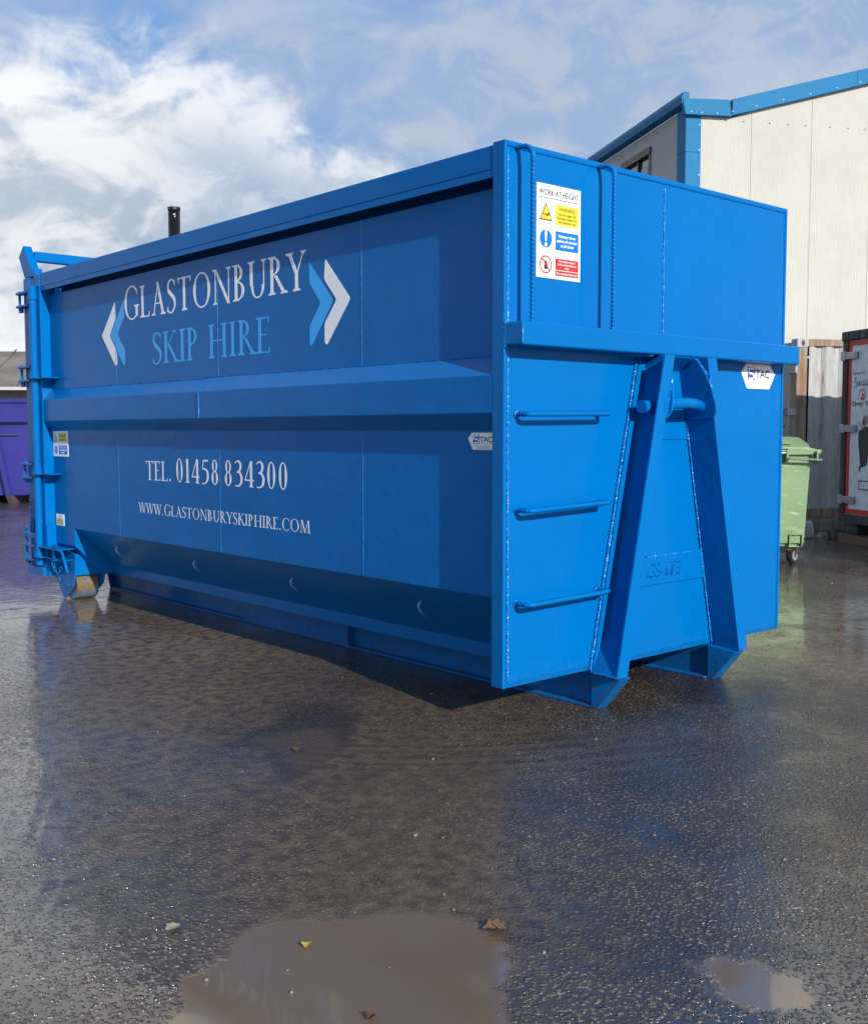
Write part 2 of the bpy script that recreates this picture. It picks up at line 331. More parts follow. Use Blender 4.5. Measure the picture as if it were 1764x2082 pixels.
g.put(bumpc.inputs['Height'], g.math('MULTIPLY', hs, keepc)); g.l.new(n1_, bumpc.inputs['Normal']); g.l.new(bumpc.outputs[0], b.inputs['Coat Normal'])
M['ground'] = gm

# ------------------------------------------------------------ mesh helpers
def link(name, bm, m, parent=None, smooth=False):
    me = bpy.data.meshes.new(name)
    bmesh.ops.recalc_face_normals(bm, faces=bm.faces)
    bm.to_mesh(me); bm.free()
    for mm in (m if isinstance(m, (list, tuple)) else [m]): me.materials.append(mm)
    if smooth:
        for p in me.polygons: p.use_smooth = True
    o = bpy.data.objects.new(name, me); col.objects.link(o)
    if parent: o.parent = parent
    return o

def empty(name, label, cat, loc=(0, 0, 0), rz=0.0, group=None):
    o = bpy.data.objects.new(name, None); col.objects.link(o); o.location = loc; o.rotation_euler = (0, 0, rz)
    o.empty_display_size = 0.2
    o['label'] = label; o['category'] = cat
    if group: o['group'] = group
    return o
def tag(o, label, cat, group=None, kind=None):
    o['label'] = label
    if cat: o['category'] = cat
    if group: o['group'] = group
    if kind: o['kind'] = kind
    return o

def box(bm, x0, x1, y0, y1, z0, z1, bev=0.0, seg=2, mi=0):
    r = bmesh.ops.create_cube(bm, size=1.0)
    vs = r['verts']
    for v in vs:
        v.co = Vector(((x0 + x1) / 2 + v.co.x * (x1 - x0), (y0 + y1) / 2 + v.co.y * (y1 - y0), (z0 + z1) / 2 + v.co.z * (z1 - z0)))
    fs = {f for v in vs for f in v.link_faces}
    for f in fs: f.material_index = mi
    if bev > 0:
        es = list({e for v in vs for e in v.link_edges})
        bmesh.ops.bevel(bm, geom=es, offset=bev, segments=seg, affect='EDGES', profile=0.5)
    return bm

def prism(bm, pts, vec, bev=0.0, mi=0):
    """closed polygon (3D points) extruded by vec"""
    vec = Vector(vec)
    a = [bm.verts.new(Vector(p)) for p in pts]; c = [bm.verts.new(Vector(p) + vec) for p in pts]
    n = len(pts); fs = [bm.faces.new(a), bm.faces.new(c[::-1])]
    for i in range(n): fs.append(bm.faces.new((a[i], c[i], c[(i + 1) % n], a[(i + 1) % n])))
    for f in fs: f.material_index = mi
    if bev > 0:
        es = list({e for f in fs for e in f.edges})
        bmesh.ops.bevel(bm, geom=es, offset=bev, segments=2, affect='EDGES', profile=0.5)
    return bm

def tube(bm, pts, r, seg=10, cap=True, ribs=0.0, pitch=0.012, step=0.004, jitter=0.0):
    pts = [Vector(p) for p in pts]
    if ribs or jitter:
        q = [pts[0]]
        for a, c in zip(pts, pts[1:]):
            L = (c - a).length; n = max(1, int(L / step))
            q += [a.lerp(c, k / n) for k in range(1, n + 1)]
        pts = q
    rings = []; up = None; s = 0.0
    for i, p in enumerate(pts):
        t = (pts[min(i + 1, len(pts) - 1)] - pts[max(i - 1, 0)]).normalized()
        if up is None:
            up = t.orthogonal().normalized()
        up = (up - t * up.dot(t)).normalized(); sd = t.cross(up)
        if i: s += (p - pts[i - 1]).length
        ring = []
        for k in range(seg):
            a = 2 * math.pi * k / seg
            rr = r
            if ribs: rr += ribs * max(0.0, math.sin(2 * math.pi * s / pitch + a)) 
            if jitter: rr *= 1 + random.uniform(-jitter, jitter)
            ring.append(bm.verts.new(p + (up * math.cos(a) + sd * math.sin(a)) * rr))
        rings.append(ring)
    for a, c in zip(rings, rings[1:]):
        for k in range(seg): bm.faces.new((a[k], a[(k + 1) % seg], c[(k + 1) % seg], c[k]))
    if cap: bm.faces.new(rings[0][::-1]); bm.faces.new(rings[-1])
    return bm

def arc(c, r, a0, a1, n, u, v):
    c = Vector(c); u = Vector(u); v = Vector(v)
    return [c + u * (r * math.cos(R(a0 + (a1 - a0) * k / n))) + v * (r * math.sin(R(a0 + (a1 - a0) * k / n))) for k in range(n + 1)]

def weld(p0, p1, r=0.006, jitter=0.42, step=0.007):
    bm = bmesh.new(); tube(bm, [p0, p1], r, 6, True, jitter=jitter, step=step); return bm

class Plane:
    """2D drawing plane: origin, right and up vectors, outward normal"""
    def __init__(s, o, u, v, n): s.o = Vector(o); s.u = Vector(u); s.v = Vector(v); s.n = Vector(n)
    def p(s, x, y, h=0.0): return s.o + s.u * x + s.v * y + s.n * h

def flat(bm, pl, pts, h):
    f = bm.faces.new([bm.verts.new(pl.p(x, y, h)) for x, y in pts]); return f

def text_piece(pl, s, x, y, height, width=None, h=0.002, align='LEFT', name='text_line', m=None, parent=None, bold=0.0):
    cu = bpy.data.curves.new('t', 'FONT'); cu.body = s; cu.size = 1.0; cu.align_x = 'LEFT'; cu.offset = bold
    o = bpy.data.objects.new('t', cu); col.objects.link(o)
    dg = bpy.context.evaluated_depsgraph_get(); dg.update()
    me = bpy.data.meshes.new_from_object(o.evaluated_get(dg)); bpy.data.objects.remove(o); bpy.data.curves.remove(cu)
    xs = [v.co.x for v in me.vertices]; ys = [v.co.y for v in me.vertices]
    if not xs: return None
    x0, x1 = min(xs), max(xs); cap = 0.73
    sy = height / cap; sx = sy if width is None else width / (x1 - x0)
    wd = (x1 - x0) * sx
    off = 0 if align[0] == 'L' else -wd / 2
    for v in me.vertices: v.co = pl.p(x + off + (v.co.x - x0) * sx, y + v.co.y * sy, h)
    me.name = name; me.materials.append(m)
    ob = bpy.data.objects.new(name, me); col.objects.link(ob)
    if parent: ob.parent = parent
    return ob

# ------------------------------------------------------------ roman capitals drawn as strokes
TH, TN = 0.125, 0.050
def stem(x, w=TH, y0=0, y1=1): return [('L', x, y0, x, y1, w), ('F', x, y0, 1, w), ('F', x, y1, -1, w)]
def q(*a): return list(a)
GLY = {
 'I': (0.32, stem(0.16)),
 'L': (0.56, stem(0.14) + q(('B', 0.14, 0.50, 0.0, TN), ('T', 0.50, 0.0, 1))),
 'T': (0.70, [('L', 0.35, 0, 0.35, 1, TH), ('F', 0.35, 0, 1, TH)] + q(('B', 0.03, 0.67, 1 - TN, TN), ('T', 0.05, 1, -1), ('T', 0.65, 1, -1))),
 'E': (0.56, stem(0.14) + q(('B', 0.14, 0.47, 0.0, TN), ('T', 0.49, 0, 1), ('B', 0.14, 0.45, 1 - TN, TN), ('T', 0.46, 1, -1), ('B', 0.14, 0.40, 0.49, TN))),
 'H': (0.84, stem(0.15) + stem(0.69) + q(('B', 0.15, 0.69, 0.49, TN))),
 'A': (0.80, q(('L', 0.15, 0, 0.40, 1.02, TN), ('L', 0.66, 0, 0.37, 1.02, TH), ('F', 0.15, 0, 1, TN), ('F', 0.66, 0, 1, TH), ('B', 0.22, 0.58, 0.34, TN))),
 'Y': (0.70, q(('L', 0.36, 0, 0.36, 0.48, TH), ('L', 0.36, 0.44, 0.10, 1, TH), ('L', 0.38, 0.44, 0.62, 1, TN), ('F', 0.36, 0, 1, TH), ('F', 0.10, 1, -1, TH), ('F', 0.62, 1, -1, TN))),
 'K': (0.72, stem(0.14) + q(('L', 0.18, 0.46, 0.56, 1, TN), ('L', 0.66, 0, 0.28, 0.58, TH), ('F', 0.56, 1, -1, TN), ('F', 0.66, 0, 1, TH))),
 'N': (0.88, q(('L', 0.14, 0, 0.14, 1, TN), ('L', 0.74, -0.02, 0.14, 1, TH), ('L', 0.74, 0, 0.74, 1, TN), ('F', 0.14, 0, 1, TN), ('F', 0.74, 1, -1, TN), ('F', 0.11, 1, -1, TN))),
 'M': (0.98, q(('L', 0.12, 0, 0.18, 1, TN), ('L', 0.48, 0, 0.20, 1, TH), ('L', 0.48, 0, 0.78, 1, TN), ('L', 0.85, 0, 0.80, 1, TH), ('F', 0.12, 0, 1, TN), ('F', 0.85, 0, 1, TH), ('F', 0.17, 1, -1, TN), ('F', 0.81, 1, -1, TN))),
 'W': (1.05, q(('L', 0.30, 0, 0.08, 1, TH), ('L', 0.30, 0, 0.52, 1, TN), ('L', 0.74, 0, 0.50, 1, TH), ('L', 0.74, 0, 0.96, 1, TN), ('F', 0.08, 1, -1, TH), ('F', 0.50, 1, -1, TH), ('F', 0.96, 1, -1, TN))),
 'P': (0.58, stem(0.14) + q(('A', 0.14, 0.73, 0.34, 0.27, -90, 90, TH, TN))),
 'R': (0.68, stem(0.14) + q(('A', 0.14, 0.75, 0.32, 0.25, -90, 90, TH, TN), ('L', 0.62, 0, 0.28, 0.50, TH), ('F', 0.62, 0, 1, TH))),
 'B': (0.60, stem(0.14) + q(('A', 0.14, 0.765, 0.29, 0.235, -90, 90, TH, TN), ('A', 0.14, 0.275, 0.36, 0.275, -90, 90, TH, TN))),
 'U': (0.80, q(('L', 0.15, 0.34, 0.15, 1, TH), ('L', 0.66, 0.34, 0.66, 1, TN), ('A', 0.405, 0.34, 0.28, 0.36, 180, 360, TH * 0.9, TN), ('F', 0.15, 1, -1, TH), ('F', 0.66, 1, -1, TN))),
 'O': (0.92, q(('A', 0.46, 0.5, 0.41, 0.52, 0, 360, TH, TN))),
 'C': (0.76, q(('A', 0.46, 0.5, 0.41, 0.52, 48, 312, TH, TN), ('T', 0.72, 0.90, -1))),
 'G': (0.86, q(('A', 0.46, 0.5, 0.41, 0.52, 48, 305, TH, TN), ('L', 0.72, 0.08, 0.72, 0.42, TH), ('T', 0.72, 0.90, -1), ('F', 0.72, 0.42, -1, TH))),
 'S': (0.52, q(('P', [(0.42, 0.84), (0.38, 0.95), (0.27, 0.99), (0.14, 0.93), (0.09, 0.79), (0.14, 0.65), (0.26, 0.54), (0.38, 0.43), (0.44, 0.28), (0.39, 0.10), (0.26, 0.0), (0.12, 0.03), (0.06, 0.16)],
                [TN, TN, TN, TN * 1.5, TH * 0.8, TH, TH, TH, TH * 0.8, TN * 1.4, TN, TN, TN]), ('T', 0.42, 0.97, -1), ('T', 0.06, 0.03, 1))),
 '.': (0.24, q(('D', 0.11, 0.062, 0.072, 0.062))),
 ' ': (0.30, []),
 '0': (0.56, q(('A', 0.28, 0.5, 0.215, 0.51, 0, 360, TH, TN))),
 '1': (0.40, q(('L', 0.2, 0, 0.2, 1, TH), ('F', 0.2, 0, 1, TH), ('L', 0.10, 0.86, 0.2, 0.97, TN))),
 '4': (0.58, q(('L', 0.40, 0, 0.40, 1, TH), ('L', 0.06, 0.27, 0.38, 1, TN), ('B', 0.04, 0.54, 0.24, TN * 1.3), ('F', 0.40, 0, 1, TH * 0.6))),
 '5': (0.54, q(('B', 0.14, 0.46, 1 - TN * 1.6, TN * 1.6), ('L', 0.11, 0.58, 0.16, 0.96, TN), ('P', [(0.11, 0.60), (0.24, 0.62), (0.38, 0.54), (0.44, 0.36), (0.40, 0.16), (0.26, 0.02), (0.08, 0.02)], [TN, TN * 1.2, TH * 0.8, TH, TH * 0.9, TN, TN]))),
 '3': (0.54, q(('P', [(0.09, 0.90), (0.20, 0.99), (0.34, 0.95), (0.40, 0.80), (0.34, 0.62), (0.20, 0.55)], [TN, TN, TH * 0.8, TH, TH * 0.8, TN]), ('P', [(0.18, 0.56), (0.34, 0.54), (0.44, 0.38), (0.42, 0.16), (0.28, 0.02), (0.08, 0.03)], [TN, TH * 0.7, TH, TH, TN, TN]))),
 '8': (0.56, q(('A', 0.28, 0.76, 0.165, 0.25, 0, 360, TH * 0.8, TN), ('A', 0.28, 0.27, 0.20, 0.28, 0, 360, TH, TN))),
}
def ribbon(bm, pl, fx, fy, pts, ws, h):
    n = len(pts); pr = []
    for i in range(n):
        a = Vector(pts[max(i - 1, 0)]); c = Vector(pts[min(i + 1, n - 1)]); t = (c - a); t.normalize()
        nn = Vector((-t.y, t.x)); p = Vector(pts[i]); wd = ws[i] / 2
        pr.append((p + nn * wd, p - nn * wd))
    vs = [(bm.verts.new(pl.p(fx(a.x), fy(a.y), h)), bm.verts.new(pl.p(fx(c.x), fy(c.y), h))) for a, c in pr]
    for (a, c), (d, e) in zip(vs, vs[1:]): bm.faces.new((a, c, e, d))
def smooth_pts(pts, ws, k=4):
    P, W_ = [], []
    n = len(pts)
    for i in range(n - 1):
        p0, p1, p2, p3 = [Vector(pts[max(0, min(n - 1, j))]) for j in (i - 1, i, i + 1, i + 2)]
        for s in range(k):
            t = s / k
            P.append(tuple(0.5 * ((2 * p1) + (p2 - p0) * t + (2 * p0 - 5 * p1 + 4 * p2 - p3) * t * t + (3 * p1 - p0 - 3 * p2 + p3) * t ** 3)))
            W_.append(ws[i] * (1 - t) + ws[i + 1] * t)
    P.append(tuple(pts[-1])); W_.append(ws[-1]); return P, W_

def roman(pl, s, x, y, cap, total, m, name, parent, caps=None, h0=0.002):
    """line of serif capitals, left edge x, baseline y, cap height and total width"""
    adv = 0.0; sizes = []
    for i, ch in enumerate(s):
        k = caps[i] if caps else 1.0
        sizes.append(k); adv += GLY[ch][0] * k + 0.045 * k
    sx = total / adv; bm = bmesh.new(); cx = x; kk = 0
    made = []
    for ch, k in zip(s, sizes):
        wd, st = GLY[ch]
        if ch == ' ' or (ch == '.' and len(s) > 20): 
            if ch == ' ': made.append(link(name, bm, m, parent)); bm = bmesh.new()
        fx = lambda v, c=cx, k=k: c + v * k * sx
        fy = lambda v, k=k: y + v * cap * k
        for e in st:
            h = h0 + 0.00005 * (kk % 9); kk += 1
            if e[0] == 'L':
                _, x0, y0, x1, y1, ww = e
                flat(bm, pl, [(fx(x0 - ww / 2), fy(y0)), (fx(x0 + ww / 2), fy(y0)), (fx(x1 + ww / 2), fy(y1)), (fx(x1 - ww / 2), fy(y1))], h)
            elif e[0] == 'B':
                _, x0, x1, y0, t = e
                t2 = t * 0.8
                flat(bm, pl, [(fx(x0), fy(y0)), (fx(x1), fy(y0)), (fx(x1), fy(y0 + t2)), (fx(x0), fy(y0 + t2))], h)
            elif e[0] == 'F':
                _, x0, y0, d, ww = e
                s_ = ww / 2 + 0.085
                flat(bm, pl, [(fx(x0 - s_), fy(y0)), (fx(x0 + s_), fy(y0)), (fx(x0 + s_), fy(y0 + d * 0.022)), (fx(x0 + ww / 2), fy(y0 + d * 0.075)),
                              (fx(x0 - ww / 2), fy(y0 + d * 0.075)), (fx(x0 - s_), fy(y0 + d * 0.022))], h)
            elif e[0] == 'T':
                _, x0, y0, d = e
                flat(bm, pl, [(fx(x0 - 0.04), fy(y0)), (fx(x0 + 0.03), fy(y0)), (fx(x0 + 0.035), fy(y0 + d * 0.17)), (fx(x0 + 0.005), fy(y0 + d * 0.17))], h)
            elif e[0] == 'D':
                flat(bm, pl, [(fx(e[1] + e[3] * math.cos(a * math.pi / 10)), fy(e[2] + e[4] * math.sin(a * math.pi / 10))) for a in range(20)], h)
            elif e[0] == 'A':
                _, ax, ay, rx, ry, a0, a1, wk, wn = e
                n = 28; full = (a1 - a0) >= 359.9
                pr = []
                for i in range(n + 1):
                    a = R(a0 + (a1 - a0) * i / n); f = abs(math.cos(a)); wd_ = wn + (wk - wn) * f ** 1.4
                    ro = (rx + wd_ * 0.0, ry); ix = rx - wd_; iy = ry - wn * 0.9
                    pr.append(((ax + rx * math.cos(a), ay + ry * math.sin(a)), (ax + ix * math.cos(a), ay + iy * math.sin(a))))
                vs = [(bm.verts.new(pl.p(fx(a[0]), fy(a[1]), h)), bm.verts.new(pl.p(fx(c[0]), fy(c[1]), h))) for a, c in pr]
                for (a, c), (d, e2) in zip(vs, vs[1:]): bm.faces.new((a, c, e2, d))
            elif e[0] == 'P':
                P, W_ = smooth_pts(e[1], e[2])
                ribbon(bm, pl, fx, fy, P, W_, h)
        cx += (wd * k + 0.045 * k) * sx
    made.append(link(name, bm, m, parent))
    return made

def rounded_poly(pts, r=0.012, n=4):
    out_ = []; N = len(pts)
    for i in range(N):
        p = Vector(pts[i]); a = (Vector(pts[i - 1]) - p); c = (Vector(pts[(i + 1) % N]) - p)
        ra = min(r, a.length / 3); rc = min(r, c.length / 3)
        p0 = p + a.normalized() * ra; p1 = p + c.normalized() * rc
        for k in range(n + 1):
            t = k / n; out_.append(tuple(p0 * (1 - t) ** 2 + p * 2 * t * (1 - t) + p1 * t * t))
    return out_

# ------------------------------------------------------------ ground
bm = bmesh.new()
S_ = 600
f = bm.faces.new([bm.verts.new(p) for p in ((-S_, -S_, 0), (S_, -S_, 0), (S_, S_, 0), (-S_, S_, 0))])
ground = link('ground', bm, M['ground']); ground['kind'] = 'structure'

# ============================================================ the blue container
W, L, H = 2.45, 5.62, 2.813
C0 = empty('roll_off_container', 'large bright blue open-top steel hook-lift container with white GLASTONBURY SKIP HIRE lettering', 'skip container')
blue = M['blue']
XW = 0.08

# --- front panel (set 5 mm behind the post face)
bm = bmesh.new()
box(bm, 0.022, W - 0.022, 0.006, 0.012, 0.236, 2.786)
box(bm, 0.022, W - 0.022, 0.0, 0.030, 2.7875, H, 0.004)
prism(bm, [(0.022, 0.002, 0.234), (0.022, 0.010, 0.206), (0.022, 0.03, 0.206), (0.022, 0.03, 0.234)], (W - 0.044, 0, 0), 0.002)
fp = link('front_panel', bm, blue, C0)
link('weld_seam', weld((1.221, 0.004, 2.77), (1.221, 0.004, 1.97), 0.0042), M['weldbright'], fp)
link('weld_seam', weld((0.021, 0.003, 2.77), (0.034, 0.003, 0.24), 0.0062), M['weldbright'], fp)
link('weld_seam', weld((0.04, 0.004, 0.233), (W - 0.04, 0.004, 0.233), 0.003), blue, fp)
link('weld_seam', weld((0.05, 0.003, 2.7865), (W - 0.03, 0.003, 2.7865), 0.003, 0.3), blue, fp)
for px in (0, W):
    bm = bmesh.new(); s = 1 if px == 0 else -1
    box(bm, min(px, px + s * 0.021), max(px, px + s * 0.021), 0.0, 0.080, 0.207, H, 0.004)
    link('corner_post', bm, blue, C0)

# --- sides
def side(mx):
    X_ = (lambda v: v) if mx == 0 else (lambda v: W - v)
    def bx(bm, x0, x1, *a, **k): box(bm, min(X_(x0), X_(x1)), max(X_(x0), X_(x1)), *a, **k)
    sg = 1 if mx == 0 else -1
    bm = bmesh.new()
    # sheets between the seams, each a hair prouder or further back than its neighbour
    ys = [0.081, 1.205, 2.785, 4.335, L]
    for i in range(4):
        o_ = (0.0, 0.0004, 0.0, 0.0004)[i]
        bx(bm, XW + o_, XW + 0.006 + o_, ys[i], ys[i + 1] - 0.0005, 1.80, 2.622)
        bx(bm, XW + o_, XW + 0.006 + o_, ys[i], ys[i + 1] - 0.0005, 0.632, 1.47)
        bx(bm, XW + 0.012, XW + 0.016, ys[i], ys[i + 1] - 0.0005, 1.47, 1.80)
    bx(bm, 0.185, 0.190, 0.081, L, 2.60, 2.70); bx(bm, XW + 0.0075, 0.186, 0.082, L, 2.606, 2.612)
    sp_ = link('side_panel', bm, blue, C0)
    for y in ys[1:4]:
        for z0, z1 in ((0.64, 1.455), (1.82, 2.62)):
            link('weld_seam', weld((X_(XW + 0.002), y, z0), (X_(XW + 0.002), y, z1), 0.0042, 0.25, 0.02), M['weldbright'], sp_)
    # rib along the middle, in two lengths
    for (y0, y1, o_) in ((0.081, 2.915, 0.0), (2.917, L, 0.006)):
        bm = bmesh.new()
        pr = [(X_(XW - 0.001), y0, 1.818 - o_), (X_(0.0 + o_ * 0.4), y0, 1.722), (X_(0.0 + o_ * 0.4), y0, 1.541), (X_(XW - 0.001), y0, 1.457 + o_ * 0.5)]
        prism(bm, pr, (0, y1 - y0, 0), 0.004)
        rb_ = link('side_rib', bm, blue, C0)
        link('weld_seam', weld((X_(XW - 0.001), y0, 1.819 - o_), (X_(XW - 0.001), y1, 1.819 - o_), 0.003, 0.4, 0.015), blue, rb_)
    if mx == 0:
        link('weld_seam', weld((-0.001, 2.916, 1.542), (-0.001, 2.916, 1.722), 0.005), M['weldbright'], rb_)
        link('weld_seam', weld((-0.001, 2.916, 1.722), (0.075, 2.86, 1.812), 0.004), blue, rb_)
    # chamfer down to the floor rail
    bm = bmesh.new()
    prism(bm, [(X_(XW), 0.081, 0.634), (X_(0.42), 0.081, 0.297), (X_(0.426), 0.081, 0.303), (X_(XW + 0.006), 0.081, 0.640)], (0, 5.2 - 0.081, 0))
    ch = link('lower_chamfer', bm, blue, C0)
    for y in (0.81, 2.06, 3.31, 4.58):
        bm = bmesh.new()
        a = Vector((X_(0.185), y, 0.53)); nrm = Vector((-0.70 * sg, 0, -0.70)); dn = Vector((0.70 * sg, 0, -0.70))
        tube(bm, [a + nrm * 0.002 + dn * 0.0, a + nrm * 0.030 - dn * 0.006, a + nrm * 0.046 + dn * 0.004, a + nrm * 0.052 + dn * 0.022, a + nrm * 0.050 + dn * 0.085], 0.0075, 8)
        link('sheet_hook', bm, M['hookpaint'], C0, True)
    bm = bmesh.new()
    bx(bm, 0.42, 0.48, 0.081, 5.25, 0.222, 0.2965, bev=0.004)
    for y in (0.35, 1.2, 2.3, 3.2, 3.95, 4.6): 
        tube(bm, [(X_(0.424), y, 0.299), (X_(0.424), y + 0.22, 0.299)], 0.004, 6, jitter=0.4, step=0.01)
    link('floor_rail', bm, blue, C0)
    # top rail: box with a folded lower lip
    bm = bmesh.new()
    bx(bm, 0.004, 0.20, 0.0805, L, 2.6885, 2.803, bev=0.006)
    bx(bm, 0.004, 0.011, 0.0805, L, 2.652, 2.6850, bev=0.002)
    bx(bm, 0.0075, 0.010, 0.0805, L, 2.683, 2.690)
    link('top_rail', bm, blue, C0)
    # rear corner post
    bm = bmesh.new()
    bx(bm, -0.004, 0.13, L + 0.002, 5.745, 0.26, 2.80, bev=0.005); bx(bm, 0.002, 0.075, 5.746, 5.96, 2.792, 2.86, bev=0.003)
    link('rear_post', bm, blue, C0)
    # runner: I-section with a boxed middle
    bm = bmesh.new()
    def rx(x0, x1, y0, y1, z0, z1): bx(bm, x0, x1, y0, y1, z0, z1, bev=0.002)
    rx(0.665, 0.775, 0.01, 5.82, 0.001, 0.014)
    rx(0.665, 0.775, 0.01, 5.9, 0.208, 0.221)
    prism(bm, [(X_(0.715), 0.0, 0.014), (X_(0.715), 0.0, 0.208), (X_(0.715), 5.90, 0.208), (X_(0.715), 5.83, 0.014)], (0.010 * sg, 0, 0))
    rx(0.6655, 0.6745, 2.145, 3.466, 0.0142, 0.2078)
    rx(0.675, 0.715, 2.145, 2.155, 0.0142, 0.2078); rx(0.675, 0.715, 3.456, 3.466, 0.0142, 0.2078)
    # rear end plate, raked
    prism(bm, [(X_(0.66), 5.822, 0.001), (X_(0.66), 5.80, 0.001), (X_(0.66), 5.905, 0.222), (X_(0.66), 5.93, 0.222)], (0.12 * sg, 0, 0))
    # nose
    prism(bm, [(X_(0.664), 0.008, 0.0), (X_(0.664), 0.008, 0.200), (X_(0.664), -0.185, 0.185), (X_(0.664), -0.030, 0.0)], (0.085 * sg, 0, 0), 0.003)
    link('runner', bm, blue, C0)
side(0); side(1)
bm = bmesh.new(); box(bm, 0.43, W - 0.43, 0.03, 5.6, 0.288, 0.296)
for y in [0.3 + 0.55 * k for k in range(10)]: box(bm, 0.482, W - 0.482, y, y + 0.06, 0.223, 0.288)
link('floor', bm, blue, C0)

# --- cross beam
bm = bmesh.new(); box(bm, 0.0, W - 0.03, -0.122, -0.0005, 1.856, 1.967, 0.010, 3)
cb = link('cross_beam', bm, blue, C0)
link('weld_seam', weld((0.004, -0.004, 1.852), (0.004, -0.004, 1.972), 0.005), M['weldbright'], cb)
link('weld_seam', weld((0.003, -0.119, 1.866), (0.003, -0.119, 1.958), 0.0035), M['weldbright'], cb)

# --- A-frame legs: channels with their toes outward
SL = 0.217
def xl(z): return 0.635 + SL * (z - 0.19)
for mx in (0, 1):
    X_ = (lambda v: v) if mx == 0 else (lambda v: W - v)
    D = -0.186; FW = 0.084; z0, z1 = 0.19, 1.852
    def sl(bm, xa, xb, ya, yb, za, zb):
        """slanted bar following the leg between heights za, zb; xa, xb offsets from its outer edge"""
        pts = [(X_(xl(za) + xa), ya, za), (X_(xl(za) + xb), ya, za), (X_(xl(zb) + xb), ya, zb), (X_(xl(zb) + xa), ya, zb)]
        prism(bm, pts, (0, yb - ya, 0), 0.0015)
    bm = bmesh.new()
    sl(bm, 0.0, FW, D, D + 0.011, z0, z1)
    sl(bm, 0.012, FW, -0.012, 0.002, z0, z1)
    sl(bm, FW - 0.010, FW, D + 0.011, -0.012, z0, z1)
    # closing plate low down
    zt, zb = 0.40, 0.195
    a = [(X_(xl(zt) + FW - 0.012), D + 0.012, zt), (X_(xl(zt) + FW - 0.012), -0.013, zt), (X_(xl(zb) + 0.004), -0.004, zb), (X_(xl(zb) + 0.004), D + 0.012, zb)]
    prism(bm, a, (0.006 if mx == 0 else -0.006, 0, 0))
    leg = link('hook_leg', bm, blue, C0)
    e = xl(1.80) + 0.006; f_ = xl(0.20) + 0.006
    link('weld_seam', weld((X_(xl(1.82)), -0.003, 1.82), (X_(xl(0.21)), -0.003, 0.21), 0.0065), M['weldbright'], leg)
    link('weld_seam', weld((X_(xl(0.19) + 0.003), -0.01, 0.200), (X_(xl(0.19) + 0.003), D + 0.01, 0.196), 0.005), M['weldbright'], leg)
    if mx == 1:
        link('weld_seam', weld((X_(xl(1.50) + FW + 0.002), -0.003, 1.50), (X_(xl(0.22) + FW + 0.002), -0.003, 0.22), 0.005), M['weldbright'], leg)
    # hook cheek plate on the inner face of the web
    bm = bmesh.new()
    yz = [(0.002, 1.792), (-0.060, 1.80), (-0.105, 1.853), (-0.128, 1.835), (-0.172, 1.757), (-0.198, 1.68), (-0.212, 1.60), (-0.212, 1.560), (-0.190, 1.522), (0.002, 1.518)]
    pts = [(X_(xl(z) + FW + 0.001), y, z) for y, z in yz]
    prism(bm, pts, (0.014 if mx == 0 else -0.014, 0, 0), 0.001)
    ck = link('hook_cheek', bm, blue, leg)
    xx = lambda z: X_(xl(z) + FW + 0.002)
    for (ya, za), (yb, zb_) in zip([(-0.186, 1.74), (-0.187, 1.64)], [(-0.187, 1.64), (-0.187, 1.53)]):
        link('weld_seam', weld((xx(za), ya, za), (xx(zb_), yb, zb_), 0.006), M['weldbright'], ck)
    link('weld_seam', weld((xx(1.845), -0.115, 1.845), (xx(1.76), -0.172, 1.76), 0.006), M['weldbright'], ck)
# plates under the beam, backing plate, id plate
bm = bmesh.new()
prism(bm, [(1.045, 0.003, 1.786), (W - 1.045, 0.003, 1.786), (W - 1.06, -0.112, 1.850), (1.06, -0.112, 1.850)], (0, 0.003, 0.006))
link('gusset_plate', bm, blue, C0)
for mx in (0, 1):
    X_ = (lambda v: v) if mx == 0 else (lambda v: W - v)
    bm = bmesh.new(); prism(bm, [(X_(0.86), 0.0, 1.846), (X_(0.99), 0.0, 1.842), (X_(0.995), -0.11, 1.846)], (0, 0, 0.008))
    link('gusset_plate', bm, blue, C0)
bm = bmesh.new()
prism(bm, [(xl(1.409) + 0.086, -0.001, 1.409), (W - xl(1.409) - 0.086, -0.001, 1.409), (W - xl(1.784) - 0.086, -0.001, 1.784), (xl(1.784) + 0.086, -0.001, 1.784)], (0, 0.006, 0))
link('backing_plate', bm, blue, C0)
bm = bmesh.new()
prism(bm, [(xl(.608) + 0.086, -0.006, 0.608), (W - xl(.608) - 0.086, -0.006, 0.608), (W - xl(.764) - 0.086, -0.006, 0.764), (xl(.764) + 0.086, -0.006, 0.764)], (0, 0.012, 0), 0.002)
idp = link('identity_plate', bm, blue, C0)
link('weld_seam', weld((1.10, -0.003, 0.766), (1.62, -0.003, 0.766), 0.0055), M['weldbright'], idp)
FR = Plane((0, 0, 0), (1, 0, 0), (0, 0, 1), (0, -1, 0))
idt = text_piece(FR, "GS-173", 1.098, 0.652, 0.085, 0.30, 0.0062, bold=0.01, m=blue, parent=idp, name='stamped_number')
sol = idt.modifiers.new('thick', 'SOLIDIFY'); sol.thickness = 0.007; sol.offset = 0
# hook bar and its pin ends
bm = bmesh.new()
pts = [Vector((1.0 + 0.45 * t, -0.10 - 0.055 * math.sin(math.pi * t), 1.585 + 0.018 * math.sin(math.pi * t))) for t in [k / 14 for k in range(15)]]
tube(bm, pts, 0.031, 20)
hb = link('hook_bar', bm, blue, C0, True)
for sx_, x0 in ((1, 0.915), (-1, 1.535)):
    bm = bmesh.new(); tube(bm, [(x0, -0.098, 1.582), (x0 + sx_ * 0.12, -0.098, 1.582)], 0.034, 20)
    link('pin_end', bm, blue, hb)

